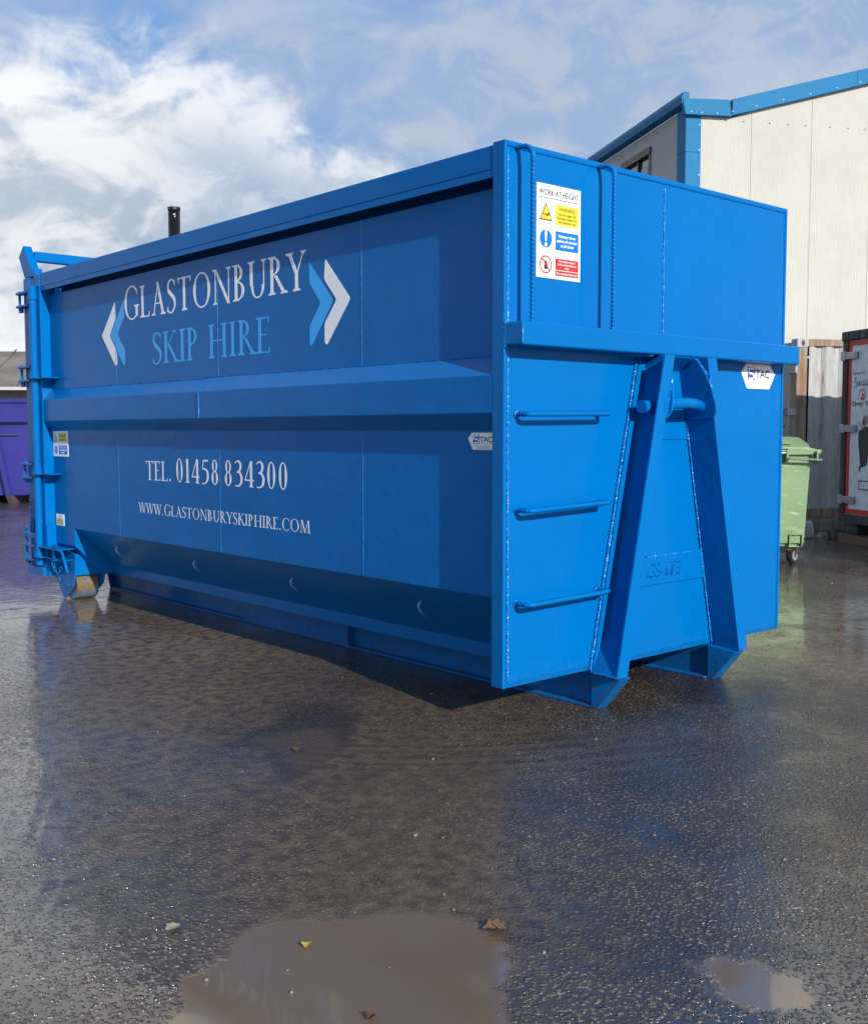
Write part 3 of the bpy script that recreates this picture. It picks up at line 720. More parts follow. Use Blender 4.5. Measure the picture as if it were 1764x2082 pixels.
# --- ladder
def rung(z, z2, x1=0.088, x2=0.678):
    pts = [Vector((x1, 0.0, z))] + [Vector(p) for p in arc((x1 + 0.03, -0.060, z), 0.03, 180, 270, 5, (1, 0, 0), (0, 1, 0))] \
        + [Vector(p) for p in arc((x2 - 0.03, -0.060, z2), 0.03, 270, 360, 5, (1, 0, 0), (0, 1, 0))] + [Vector((x2, 0.0, z2))]
    bm = bmesh.new(); tube(bm, pts, 0.0108, 12, ribs=0.0042, pitch=0.020, step=0.0040)
    r = link('ladder_rung', bm, blue, C0, True)
    for p in (pts[0], pts[-1]):
        b2 = bmesh.new(); bmesh.ops.create_uvsphere(b2, u_segments=10, v_segments=6, radius=0.016, matrix=Matrix.Translation(p) @ Matrix.Scale(0.5, 4, (0, 1, 0)))
        for v in b2.verts: v.co += Vector([random.uniform(-.002, .002) for _ in range(3)])
        link('weld_seam', b2, M['weldbright'], r)
rung(1.536, 1.543); rung(1.074, 1.090); rung(0.619, 0.630, x2=0.690)
for x in (0.088, 0.676):
    pts = [Vector((x - 0.004, 0.0, 2.787))] + [Vector((x - 0.003, -0.02, 2.787))] + arc((x, -0.034, 2.722), 0.065, 90, 180, 9, (0, 1, 0), (0, 0, 1)) + [Vector((x, -0.099, 1.966))]
    bm = bmesh.new(); tube(bm, pts, 0.0105, 12, ribs=0.0042, pitch=0.020, step=0.0040)
    link('grab_bar', bm, blue, C0, True)

# --- warning sign on the front
SG = Plane((0.222, 0.006, 2.201), (1, 0, 0), (0, 0, 1), (0, -1, 0))
sw, sh = 0.318, 0.449
bm = bmesh.new(); prism(bm, [SG.p(0, 0, 0), SG.p(sw, 0, 0), SG.p(sw, sh, 0), SG.p(0, sh, 0)], SG.n * 0.0015)
sign = link('warning_sign', bm, M['white'], C0); sign['label'] = 'white WORK AT HEIGHT notice with yellow, blue and red panels'
def patch(pl, pts, m, name, parent, h): 
    b2 = bmesh.new(); flat(b2, pl, pts, h); return link(name, b2, m, parent)
def fill(bm, pl, pts, h):
    from mathutils.geometry import tessellate_polygon
    vs = [bm.verts.new(pl.p(x, y, h)) for x, y in pts]
    for t in tessellate_polygon([[Vector((x, y, 0)) for x, y in pts]]):
        try: bm.faces.new([vs[i] for i in t])
        except ValueError: pass
def rect(x0, y0, x1, y1): return [(x0, y0), (x1, y0), (x1, y1), (x0, y1)]
def circ(cx, cy, r, n=40, ry=None): return [(cx + r * math.cos(2 * math.pi * k / n), cy + (ry or r) * math.sin(2 * math.pi * k / n)) for k in range(n)]
def ringm(pl, cx, cy, r0, r1, m, name, parent, h, n=48):
    b2 = bmesh.new()
    for k in range(n):
        a, c = 2 * math.pi * k / n, 2 * math.pi * (k + 1) / n
        flat(b2, pl, [(cx + r0 * math.cos(a), cy + r0 * math.sin(a)), (cx + r1 * math.cos(a), cy + r1 * math.sin(a)), (cx + r1 * math.cos(c), cy + r1 * math.sin(c)), (cx + r0 * math.cos(c), cy + r0 * math.sin(c))], h)
    return link(name, b2, m, parent)
def tri_sign(pl, cx, cy, wd, ht, parent, h, figure=True, k=0.8):
    patch(pl, [(cx - wd / 2, cy), (cx + wd / 2, cy), (cx, cy + ht)], M['black'], 'warning_triangle', parent, h)
    patch(pl, [(cx - wd / 2 * k, cy + ht * 0.07), (cx + wd / 2 * k, cy + ht * 0.07), (cx, cy + ht * 0.87)], M['yellow'], 'warning_triangle', parent, h + 0.0004)
    if figure:
        b2 = bmesh.new(); sc_ = wd / 0.09
        def ln(x0, y0, x1, y1, t, hh):
            a = Vector((x0, y0)); c = Vector((x1, y1)); n_ = (c - a).normalized(); n_ = Vector((-n_.y, n_.x)) * t / 2
            flat(b2, pl, [(cx + p.x * sc_, cy + p.y * sc_) for p in (a - n_, c - n_, c + n_, a + n_)], hh)
        for i, s_ in enumerate(((-0.024, 0.030, -0.008, 0.030, .004), (-0.012, 0.030, -0.012, 0.010, .004), (-0.006, 0.034, 0.004, 0.022, .005), (0.004, 0.022, 0.018, 0.036, .007),
                                (0.004, 0.022, 0.002, 0.012, .004), (0.016, 0.034, 0.026, 0.030, .004), (0.010, 0.028, 0.022, 0.022, .004))):
            ln(*s_, h + 0.0007 + i * 0.00008)
        link('pictogram', b2, M['black'], parent)
for dx_, hh_ in ((-0.0007, 0.0022), (0.0007, 0.0024)):
    text_piece(SG, "WORK AT HEIGHT", sw * 0.5 + dx_, 0.396, 0.031, 0.285, hh_, 'C', 'sign_text', M['black'], sign)
patch(SG, rect(0.014, 0.381, sw - 0.014, 0.3865), M['greyprint'], 'sign_line', sign, 0.0019)
tri_sign(SG, 0.066, 0.275, 0.094, 0.088, sign, 0.0019)
patch(SG, rect(0.134, 0.262, 0.302, 0.360), M['yellow'], 'sign_patch', sign, 0.0019)
text_piece(SG, "WARNING", 0.218, 0.330, 0.021, 0.118, 0.0023, 'C', 'sign_text', M['black'], sign, 0.008)
for i, t in enumerate(("Fall from height risk", "The ladder system is for", "load inspection only")):
    text_piece(SG, t, 0.218, 0.310 - i * 0.0185, 0.0118, (0.128, 0.152, 0.128)[i], 0.0023, 'C', 'sign_text', M['black'], sign, 0.02)
patch(SG, circ(0.066, 0.188, 0.044), M['signblue'], 'round_symbol', sign, 0.0019)
patch(SG, [(0.059, 0.224), (0.073, 0.224), (0.070, 0.176), (0.062, 0.176)], M['white'], 'pictogram', sign, 0.0023)
patch(SG, circ(0.066, 0.224, 0.007, 20), M['white'], 'pictogram', sign, 0.0024)
patch(SG, circ(0.066, 0.160, 0.0095, 20), M['white'], 'pictogram', sign, 0.0023)
patch(SG, rect(0.134, 0.140, 0.304, 0.232), M['signblue'], 'sign_patch', sign, 0.0019)
for i, t in enumerate(("Maintain three", "points of contact", "at all times")):
    text_piece(SG, t, 0.219, 0.203 - i * 0.0225, 0.0145, (0.124, 0.146, 0.095)[i], 0.0023, 'C', 'sign_text', M['white'], sign, 0.02)
ringm(SG, 0.066, 0.064, 0.036, 0.044, M['red'], 'round_symbol', sign, 0.0019)
b2 = bmesh.new()
flat(b2, SG, rounded_poly([(0.058, 0.040), (0.076, 0.040), (0.080, 0.060), (0.074, 0.068), (0.058, 0.068), (0.052, 0.055)], 0.006), 0.0020)
for (fx_, fy_) in ((0.060, 0.084), (0.066, 0.088), (0.073, 0.085), (0.083, 0.078)):
    flat(b2, SG, [(fx_ - 0.002, fy_), (fx_ + 0.002, fy_), (0.069 + (fx_ - 0.069) * 0.6 + 0.0025, 0.064), (0.069 + (fx_ - 0.069) * 0.6 - 0.0025, 0.064)], 0.00205 + fx_ * 0.003)
link('pictogram', b2, M['black'], sign)
patch(SG, [(0.034, 0.090), (0.040, 0.096), (0.098, 0.038), (0.092, 0.032)], M['red'], 'round_symbol', sign, 0.0025)
patch(SG, rect(0.134, 0.045, 0.304, 0.101), M['red'], 'sign_patch', sign, 0.0019)
patch(SG, rect(0.134, 0.016, 0.304, 0.042), M['red'], 'sign_patch', sign, 0.0019)
for i, t in enumerate(("The ladder system", "is for authorised use", "only")):
    text_piece(SG, t, 0.219, 0.084 - i * 0.0155, 0.0100, (0.120, 0.134, 0.030)[i], 0.0023, 'C', 'sign_text', M['white'], sign, 0.012)
text_piece(SG, "No unauthorised use", 0.219, 0.0245, 0.0105, 0.150, 0.0023, 'C', 'sign_text', M['white'], sign, 0.012)

# --- maker's sticker, hexagonal
def maker_sticker(pl, label, wd=0.366, ht=0.146):
    k = wd / 0.366
    hexo = [(0, 0.096), (0.050, 0.146), (0.305, 0.146), (0.366, 0.091), (0.305, 0.0), (0.062, 0.0)]
    def inset(pts, d):
        c = Vector((sum(p[0] for p in pts) / 6, sum(p[1] for p in pts) / 6)); return [tuple(c + (Vector(p) - c) * (1 - d)) for p in pts]
    b2 = bmesh.new(); prism(b2, [pl.p(x, y, 0) for x, y in hexo], pl.n * 0.0012)
    st = link('maker_sticker', b2, M['white'], C0); st['label'] = label
    patch(pl, inset(hexo, 0.06), M['greyprint'], 'sticker_border', st, 0.0015)
    patch(pl, inset(hexo, 0.075), M['white'], 'sticker_border', st, 0.0018)
    patch(pl, rect(0.066, 0.049, 0.146, 0.128), M['stacblue'], 'logo_square', st, 0.0021)
    b2 = bmesh.new()
    P, W_ = smooth_pts([(0.134, 0.119), (0.094, 0.119), (0.080, 0.112), (0.080, 0.099), (0.094, 0.091), (0.118, 0.089), (0.132, 0.081), (0.133, 0.068), (0.118, 0.059), (0.076, 0.059)], [0.012] * 10)
    ribbon(b2, pl, lambda v: v, lambda v: v, P, W_, 0.0024); link('logo_letter', b2, M['white'], st)
    text_piece(pl, "TAC", 0.152, 0.066, 0.050, 0.150, 0.0021, 'L', 'logo_text', M['black'], st, 0.022)
    text_piece(pl, "SKIP TANKS AND CONTAINERS", 0.152, 0.050, 0.0085, 0.150, 0.0021, 'L', 'sticker_text', M['greyprint'], st)
    for (x0, x1, y) in ((0.078, 0.140, 0.032), (0.15, 0.290, 0.031), (0.100, 0.276, 0.021), (0.112, 0.268, 0.011)):
        patch(pl, rect(x0, y, x1, y + 0.0035), M['greyprint'], 'sticker_text', st, 0.0021)
maker_sticker(Plane((1.989, 0.006, 1.708), (1, 0, 0), (0, 0, 1), (0, -1, 0)), 'hexagonal white maker sticker under the cross beam')
SP = Plane((XW, 0.335, 1.332), (0, -1, 0), (0, 0, 1), (-1, 0, 0))
maker_sticker(Plane((XW, 0.333, 1.362), (0, -0.58, 0), (0, 0, 0.58), (-1, 0, 0)), 'hexagonal white maker sticker half hidden behind the front corner post')

# --- lettering and chevrons on the left side (u runs towards the front)
SD = Plane((XW, 0, 0), (0, -1, 0), (0, 0, 1), (-1, 0, 0))
def lettering(s, y_l, y_r, z, cap, m, label, caps=None):
    o = roman(SD, s, -y_l, z, cap, y_l - y_r, m, 'lettering', C0, caps, 0.0009)
    for w_, part in zip(s.split(' '), o): part['label'] = label.replace('#', w_)
    return o
lettering("GLASTONBURY", 4.185, 1.735, 2.297, 0.232, M['white'], 'tall white serif capitals GLASTONBURY', [1.06] + [1] * 10)
lettering("SKIP HIRE", 3.735, 2.120, 1.945, 0.226, M['lightblue'], 'light blue serif capitals #')
lettering("TEL. 01458 834300", 3.875, 1.945, 1.091, 0.142, M['white'], 'white serif lettering # in the telephone line', [1, 1, 1, 1, 0.8] + [1.19] * 5 + [0.7] + [1.19] * 6)
lettering("WWW.GLASTONBURYSKIPHIRE.COM", 4.000, 1.720, 0.838, 0.076, M['white'], 'small white web address', [1.0] * 4 + [1.08] + [1.0] * 22)
chev = {
 'RW': ([(1.549, 2.456), (1.305, 2.205), (1.535, 1.955), (1.562, 1.972), (1.560, 2.082), (1.440, 2.210), (1.563, 2.338)], 'white'),
 'RB': ([(1.712, 2.456), (1.470, 2.208), (1.693, 1.955), (1.714, 1.968), (1.712, 2.078), (1.598, 2.204), (1.714, 2.334)], 'lightblue'),
 'LW': ([(4.335, 2.456), (4.585, 2.206), (4.345, 1.955), (4.312, 1.972), (4.322, 2.072), (4.440, 2.200), (4.322, 2.330)], 'white'),
 'LB': ([(4.180, 2.456), (4.425, 2.204), (4.205, 1.955), (4.176, 1.972), (4.178, 2.078), (4.305, 2.202), (4.180, 2.330)], 'lightblue')}
for k, (p, m_) in chev.items():
    b2 = bmesh.new(); pp = rounded_poly([(-a, c) for a, c in p], 0.02)
    # split into two halves so that the concave outline fills cleanly
    fill(b2, SD, pp, 0.0009)
    link('chevron', b2, M[m_], C0)
# --- small stickers at the rear of the left side
st = link('safety_sticker', prism(bmesh.new(), [SD.p(*p) for p in rect(-5.612, 1.238, -5.300, 1.455)], SD.n * 0.0035), M['white'], C0); st['label'] = 'white sticker with yellow and blue panels under the rib'
HS = 0.0042
tri_sign(SD, -5.556, 1.365, 0.080, 0.070, st, HS, False)
patch(SD, rect(-5.490, 1.362, -5.320, 1.440), M['yellow'], 'sign_patch', st, HS)
text_piece(SD, "WARNING", -5.405, 1.404, 0.022, 0.135, HS + 0.0004, 'C', 'sticker_text', M['black'], st, 0.01)
text_piece(SD, "Falling materials", -5.405, 1.375, 0.016, 0.145, HS + 0.0004, 'C', 'sticker_text', M['black'], st, 0.01)
patch(SD, circ(-5.552, 1.295, 0.031, 32, 0.036), M['signblue'], 'round_symbol', st, HS)
patch(SD, rect(-5.556, 1.286, -5.548, 1.322), M['white'], 'pictogram', st, HS + 0.0004)
patch(SD, circ(-5.552, 1.273, 0.006, 16), M['white'], 'pictogram', st, HS + 0.0004)
patch(SD, rect(-5.490, 1.257, -5.312, 1.332), M['signblue'], 'sign_patch', st, HS)
text_piece(SD, "KEEP CLEAR", -5.401, 1.307, 0.017, 0.150, HS + 0.0004, 'C', 'sticker_text', M['white'], st, 0.01)
for x0, x1, z in ((-5.47, -5.33, 1.287), (-5.44, -5.37, 1.267)): patch(SD, rect(x0, z, x1, z + 0.010), M['white'], 'sticker_text', st, HS + 0.0004)
st = link('safety_sticker', prism(bmesh.new(), [SD.p(*p) for p in rect(-5.590, 0.640, -5.425, 0.738)], SD.n * 0.0035), M['white'], C0); st['label'] = 'small white and yellow sticker above the roller'
tri_sign(SD, -5.507, 0.704, 0.030, 0.028, st, HS, False)
patch(SD, rect(-5.582, 0.648, -5.433, 0.700), M['yellow'], 'sign_patch', st, HS)
for k in range(4): patch(SD, rect(-5.575 + 0.005 * k, 0.654 + 0.011 * k, -5.441 - 0.006 * k, 0.658 + 0.011 * k), M['greyprint'], 'sticker_text', st, HS + 0.0004)

# --- rear frame: pipe, door, hinge straps, header
bm = bmesh.new(); tube(bm, [(-0.034, 5.700, 0.285), (-0.034, 5.700, 2.70)], 0.031, 24)
tube(bm, [(-0.034, 5.700, 2.62), (-0.034, 5.700, 2.655)], 0.037, 24)
hp = link('hinge_pipe', bm, blue, C0, False)
for z, plate in ((2.61, 0), (1.935, 1), (1.11, 1), (0.385, 2)):
    bm = bmesh.new()
    tube(bm, [(-0.034, 5.700, z - 0.028), (-0.034, 5.700, z + 0.022)], 0.040, 24)
    box(bm, -0.045, 0.0, 5.735, 5.80, z - 0.028, z + 0.022, 0.003)
    if plate: box(bm, -0.030, 0.078, 5.44 if plate == 1 else 5.25, 5.62, z - 0.030, z - 0.020, 0.003); box(bm, -0.075, -0.008, 5.60, 5.735, z - 0.030, z - 0.020, 0.003)
    if plate == 2:
        box(bm, -0.060, 0.10, 5.26, 5.66, z + 0.062, z + 0.072, 0.003)
    link('hinge_clip', bm, blue, C0)
door = None
bm = bmesh.new()
box(bm, 0.004, W - 0.004, 5.765, 5.83, 0.26, 2.78, 0.004)
box(bm, -0.004, 0.10, 5.84, 5.985, 0.255, 2.79, 0.006); box(bm, W - 0.10, W + 0.004, 5.84, 5.985, 0.255, 2.79, 0.006)
for z in (0.27, 1.1, 1.95, 2.68): box(bm, 0.102, W - 0.102, 5.84, 5.96, z, z + 0.1, 0.006)
box(bm, 0.02, W - 0.02, 5.832, 5.846, 0.26, 2.78)
door = link('rear_door', bm, blue, C0)
for za, zb_ in ((2.66, 2.545), (2.015, 1.895), (1.165, 1.045), (0.445, 0.320)):
    bm = bmesh.new()
    for z in (za, zb_): box(bm, -0.055, 0.010, 5.77, 6.045, z - 0.010, z + 0.010, 0.004)
    tube(bm, [(-0.028, 6.015, zb_ - 0.03), (-0.028, 6.015, za + 0.022)], 0.012, 12)
    box(bm, -0.030, -0.006, 5.98, 6.04, zb_ - 0.05, zb_ - 0.008, 0.003)
    link('hinge_strap', bm, blue, door)
for mx in (0, 1):
    X_ = (lambda v: v) if mx == 0 else (lambda v: W - v)
    bm = bmesh.new()
    prism(bm, [(X_(0.0), y, z) for y, z in ((5.80, 2.800), (5.80, 2.850), (5.975, 3.080), (6.085, 2.990), (5.965, 2.800))], (0.075 * (1 if mx == 0 else -1), 0, 0), 0.004)
    link('header_arm', bm, blue, C0)
bm = bmesh.new(); box(bm, 0.076, W - 0.076, 5.90, 5.98, 2.945, 3.030, 0.008); link('header_bar', bm, blue, C0)
bm = bmesh.new(); box(bm, -0.045, 0.16, 5.60, 5.96, 0.195, 0.268, 0.004); link('rear_sill_block', bm, blue, C0)
bm = bmesh.new(); box(bm, 0.16, W - 0.16, 5.64, 5.76, 0.20, 0.286, 0.004); link('rear_sill', bm, blue, C0)
# latch with handle, pin and chain
bm = bmesh.new()
tube(bm, [(-0.03, 5.42, 0.455), (-0.03, 5.30, 0.452), (-0.03, 5.22, 0.43), (-0.035, 5.10, 0.27)], 0.012, 10)
tube(bm, [(-0.03, 5.40, 0.36), (-0.03, 5.40, 0.47)], 0.014, 10)
for z in (0.475, 0.36):
    pts = arc((-0.03, 5.38, z), 0.045, 0, 340, 16, (0, 1, 0), (0.35, 0, 0.2)); tube(bm, pts, 0.006, 6)
link('latch_handle', bm, M['steel'] if False else blue, C0, True)
def chain(pts, parent, r=0.016, t=0.0035):
    bm = bmesh.new(); pts = [Vector(p) for p in pts]
    for i, (a, c) in enumerate(zip(pts, pts[1:])):
        d = (c - a).normalized(); s1 = d.orthogonal().normalized(); s2 = d.cross(s1)
        s_ = s1 if i % 2 else s2; m_ = (a + c) / 2; hl = (c - a).length * 0.62
        tube(bm, [m_ + d * (hl * math.cos(k * math.pi / 6)) + s_ * (r * 0.6 * math.sin(k * math.pi / 6)) for k in range(13)], t, 6, False)
    return link('chain', bm, M['weldbright'], parent, True)
chain([(-0.04, 5.40, 0.34), (-0.045, 5.37, 0.30), (-0.045, 5.33, 0.265), (-0.045, 5.28, 0.25), (-0.045, 5.24, 0.275), (-0.045, 5.21, 0.31)], C0)
chain([(-0.022, 5.90, 0.865 - 0.034 * k) for k in range(7)], C0, 0.02)
bm = bmesh.new()
tube(bm, [(-0.02, 5.93, 0.66), (-0.02, 5.93, 0.52), (-0.02, 5.86, 0.52), (-0.02, 5.86, 0.68), (-0.02, 5.80, 0.68), (-0.02, 5.80, 0.60)], 0.008, 8)
box(bm, -0.05, -0.004, 5.74, 5.99, 0.515, 0.560, 0.004)
tube(bm, [(-0.03, 6.00, 0.60), (-0.03, 6.04, 0.56), (-0.03, 6.02, 0.50), (-0.03, 5.99, 0.48)], 0.012, 8)
link('door_catch', bm, blue, door, False)

# --- rollers
for mx in (0, 1):
    X_ = (lambda v: v) if mx == 0 else (lambda v: W - v)
    sg = 1 if mx == 0 else -1
    bm = bmesh.new(); tube(bm, [(X_(0.125), 5.415, 0.124), (X_(0.318), 5.415, 0.124)], 0.124, 40)
    bmesh.ops.bevel(bm, geom=[e for e in bm.edges if len(e.link_faces) == 2 and any(len(f.verts) > 8 for f in e.link_faces)], offset=0.010, segments=2, affect='EDGES')
    rl = link('roller', bm, M['roller'], C0, False)
    for p in rl.data.polygons: p.use_smooth = len(p.vertices) == 4
    # cheek plates
    bm = bmesh.new()
    yz = [(5.66, 0.30), (5.80, 0.27), (5.74, 0.185), (5.645, 0.135), (5.575, 0.045), (5.53, 0.004), (5.49, 0.004), (5.415, 0.045), (5.32, 0.12), (5.285, 0.21), (5.27, 0.40), (5.40, 0.44)]
    prism(bm, [(X_(0.100), y, z) for y, z in yz], (0.012 * sg, 0, 0), 0.001)
    yz2 = [(5.62, 0.26), (5.58, 0.12), (5.47, 0.06), (5.36, 0.07), (5.24, 0.14), (5.20, 0.225), (5.22, 0.28), (5.60, 0.30)]
    prism(bm, [(X_(0.328), y, z) for y, z in yz2], (0.012 * sg, 0, 0), 0.001)
    tube(bm, [(X_(0.085), 5.60, 0.155), (X_(0.13), 5.60, 0.155)], 0.022, 6)
    tube(bm, [(X_(0.088), 5.415, 0.124), (X_(0.36), 5.415, 0.124)], 0.022, 12)
    link('roller_bracket', bm, blue, C0)
    # housing between chamfer and roller: front face, lit, and the skirt behind
    bm = bmesh.new()
    prism(bm, [(X_(0.114), 5.285, 0.218), (X_(0.40), 5.285, 0.218), (X_(0.255), 5.285, 0.405), (X_(0.114), 5.285, 0.405)], (0, 0.30, 0), 0.003)
    prism(bm, [(X_(XW - 0.002), 5.202, 0.634), (X_(0.42), 5.202, 0.300), (X_(0.42), 5.202, 0.224), (X_(0.34), 5.202, 0.224), (X_(XW - 0.002), 5.202, 0.48)], (0, 0.40, 0), 0.003)
    prism(bm, [(X_(0.112), 5.603, 0.20), (X_(XW + .05), 5.603, 0.64), (X_(-0.003), 5.603, 0.64), (X_(-0.003), 5.603, 0.27)], (0, 0.015, 0))
    link('roller_housing', bm, blue, C0)

# ============================================================ purple container far left behind
pu = empty('roll_off_container', 'dented purple steel hook-lift container on the left far behind the blue one', 'skip container', (3.82, 18.74, 0), R(-41.2))
pm = M['purple']
bm = bmesh.new()
prism(bm, [(-1.2, 0.0, 0.28), (-0.90, 0.0, 0.16), (0.90, 0.0, 0.16), (1.2, 0.0, 0.28), (1.2, 0.0, 2.085), (-1.2, 0.0, 2.085)], (0, 0.03, 0), 0.004)
bmesh.ops.triangulate(bm, faces=[f for f in bm.faces if len(f.verts) > 4])
link('front_panel', bm, pm, pu)
bm = bmesh.new(); box(bm, -1.22, 1.22, -0.05, 0.04, 2.02, 2.10, 0.006); link('top_rail', bm, pm, pu)
bm = bmesh.new(); box(bm, -1.22, 1.22, -0.12, -0.001, 1.625, 1.745, 0.008); link('cross_beam', bm, pm, pu)
for s in (-1, 1):
    bm = bmesh.new()
    xf, xt = 0.62 * s, 0.34 * s
    prism(bm, [(xf - 0.04, -0.17, 0.17), (xf + 0.04, -0.17, 0.17), (xt + 0.04, -0.17, 1.62), (xt - 0.04, -0.17, 1.62)], (0, 0.168, 0), 0.003)
    leg = link('hook_leg', bm, pm, pu)
    bm = bmesh.new(); prism(bm, [(xf - 0.05, 0.0, 0.0), (xf - 0.05, 0.0, 0.169), (xf - 0.05, -0.18, 0.169), (xf - 0.05, -0.02, 0.0)], (0.10, 0, 0), 0.003)
    prism(bm, [(xf - 0.05, 0.002, 0.0), (xf - 0.05, 0.002, 0.15), (xf - 0.05, 5.6, 0.15), (xf - 0.05, 5.6, 0.0)], (0.10, 0, 0))
    link('runner', bm, M['purple_dirty'], pu)
    bm = bmesh.new(); box(bm, s * 1.17 if s > 0 else -1.2, 1.2 if s > 0 else -1.17, 0.032, 5.9, 0.29, 2.08, 0.003)
    link('side_panel', bm, pm, pu)
bm = bmesh.new(); box(bm, -1.16, 1.16, 0.033, 5.9, 0.17, 0.20); link('floor', bm, pm, pu)
bm = bmesh.new(); tube(bm, [(-0.34, -0.11, 1.42), (0.34, -0.11, 1.42)], 0.03, 12); link('hook_bar', bm, M['purple_dirty'], pu)
bm = bmesh.new(); tube(bm, [(0.42, 0.0, 1.38), (0.46, -0.06, 1.38), (0.80, -0.06, 1.38), (0.84, 0.0, 1.38)], 0.012, 8); link('ladder_rung', bm, M['steel'], pu)

# ============================================================ buildings
E1 = Vector((0.876, -0.482, 0)); E2 = Vector((0.482, 0.876, 0)); RZ = math.atan2(E1.y, E1.x)
bd = empty('warehouse', 'cream metal-clad warehouse gable with bright blue fascia and corner trim', 'building', (11.332, 7.092, 0), RZ)
BW, BL, EV = 14.0, 26.0, 6.53
def roofz(u): return 6.56 + 0.2705 * (min(u, BW - u) - 0.655) if 0.655 < u < BW - 0.655 else 6.54
bm = bmesh.new()
us = [0.15, 1.05, 2.145, 3.25, 4.35, 5.45, 6.55, 7.0, 7.65, 8.75, 9.85, 10.95, 12.05, 13.15, 13.85]
for a, c in zip(us, us[1:]):
    a2 = a + 0.006
    pts = [(a2, 0.0, 0.0), (c, 0.0, 0.0), (c, 0.0, roofz(c)), (a2, 0.0, roofz(a2))]
    if a < 0.655 < c: pts = [(a2, 0, 0), (c, 0, 0), (c, 0, roofz(c)), (0.655, 0, 6.54), (a2, 0, 6.54)]
    prism(bm, pts, (0, 0.08, 0))
gw = link('gable_wall', bm, M['clad'], bd)
bm = bmesh.new(); box(bm, 0.0, BW, 0.085, 0.10, 0, 6.5); link('wall_backing', bm, M['winframe'], bd)
bm = bmesh.new()
ws_ = [0.30, 1.49, 2.62, 3.7, 4.8] + [5.9 + 1.1 * k for k in range(19)]
for i, (a, c) in enumerate(zip(ws_, ws_[1:])):
    if i == 1: box(bm, -0.09, -0.01, a + 0.006, c, 0, 4.9); box(bm, -0.09, -0.01, a + 0.006, c, 6.33, 6.66)
    else: box(bm, -0.09, -0.01, a + 0.006, c, 0, 6.66)
link('side_wall', bm, M['clad_side'], bd)
bm = bmesh.new(); box(bm, BW, BW + 0.08, 0.1, BL, 0, 6.66); box(bm, 0, BW, BL - 0.1, BL, 0, 6.6); link('rear_wall', bm, M['clad'], bd)
# window in the side wall
bm = bmesh.new()
box(bm, -0.10, -0.02, 1.40, 1.49, 4.9, 6.35, 0.004); box(bm, -0.10, -0.02, 2.62, 2.70, 4.9, 6.35, 0.004); box(bm, -0.12, -0.0, 1.40, 2.70, 6.28, 6.40, 0.004); box(bm, -0.10, -0.02, 1.49, 2.62, 4.9, 4.96, 0.004)
box(bm, -0.085, -0.02, 1.98, 2.03, 4.96, 6.28)
wi = link('window', bm, M['winframe'], bd)
bm = bmesh.new(); box(bm, -0.045, -0.035, 1.49, 2.62, 4.96, 6.28); link('pane', bm, M['glass'], wi)
bm = bmesh.new(); box(bm, -0.060, -0.050, 1.60, 1.90, 4.96, 6.12); box(bm, -0.060, -0.050, 2.06, 2.3, 4.96, 6.05); link('blind', bm, M['blind'], wi)
# trims
bm = bmesh.new()
box(bm, -0.10, 0.155, -0.012, -0.001, 0, 5.962, 0.002); box(bm, -0.104, 0.155, -0.014, -0.001, 5.966, 6.56, 0.002)
box(bm, -0.112, -0.100, -0.012, 0.31, 0, 5.962, 0.002); box(bm, -0.114, -0.100, -0.012, 0.31, 5.966, 6.66, 0.002)
ct = link('corner_trim', bm, M['trim'], bd)
bm = bmesh.new()
def fas(u0, u1):
    prism(bm, [(u0, -0.10, roofz(u0)), (u1, -0.10, roofz(u1)), (u1, -0.10, roofz(u1) + 0.255), (u0, -0.10, roofz(u0) + 0.255)], (0, 0.095, 0), 0.003)
prism(bm, [(-0.16, -0.10, 6.53), (0.652, -0.10, 6.545), (0.60, -0.10, 6.805), (-0.19, -0.10, 6.775), (-0.20, -0.10, 6.70)], (0, 0.095, 0), 0.003)
for a, c in ((0.658, 2.90), (2.904, 5.2), (5.204, 6.998), (7.002, 9.3), (9.304, 11.5), (11.504, 13.34)): fas(a, c)
link('fascia', bm, M['trim'], bd)
bm = bmesh.new(); prism(bm, [(-0.09, -0.08, 6.665), (-0.215, -0.08, 6.70), (-0.225, -0.08, 6.80), (-0.19, -0.08, 6.885), (-0.09, -0.08, 6.885)], (0, BL, 0), 0.003)
link('gutter', bm, M['trim'], bd)
bm = bmesh.new()
for sgn in (0, 1):
    XX = (lambda v: v) if sgn == 0 else (lambda v: BW - v)
    prism(bm, [(XX(0.0), 0.12, 6.60), (XX(BW / 2), 0.12, 8.42), (XX(BW / 2), 0.12, 8.48), (XX(0.0), 0.12, 6.66)], (0, BL, 0))
link('roof', bm, M['roofmetal'], bd)
bm = bmesh.new()
def screw(u, w_, z, r=0.013, out_=(0, -1)):
    bmesh.ops.create_icosphere(bm, subdivisions=1, radius=r, matrix=Matrix.Translation((u, w_, z)))
for u in (0.59, 0.91, 1.376, 1.712, 2.036, 2.484, 2.82, 3.142, 3.6, 3.93): screw(u, -0.004, 6.50)
for w_ in (0.52, 0.80, 1.17, 1.31, 1.60, 2.03, 2.36, 2.75, 3.06): screw(-0.094, w_, 6.56)
screw(-0.094, 1.41, 6.20)
link('fixings', bm, M['greyprint'], bd)
bm = bmesh.new()
for u, z in ((-0.06, 6.575), (0.12, 6.57), (0.39, 6.575), (0.66, 6.62), (1.08, 6.73), (1.56, 6.86), (2.04, 6.985), (2.53, 7.115), (2.96, 7.235)): screw(u, -0.101, z, 0.012)
for z in (6.40, 6.0, 5.60): screw(0.125, -0.014, z, 0.014)
link('fixings', bm, M['white'], bd)

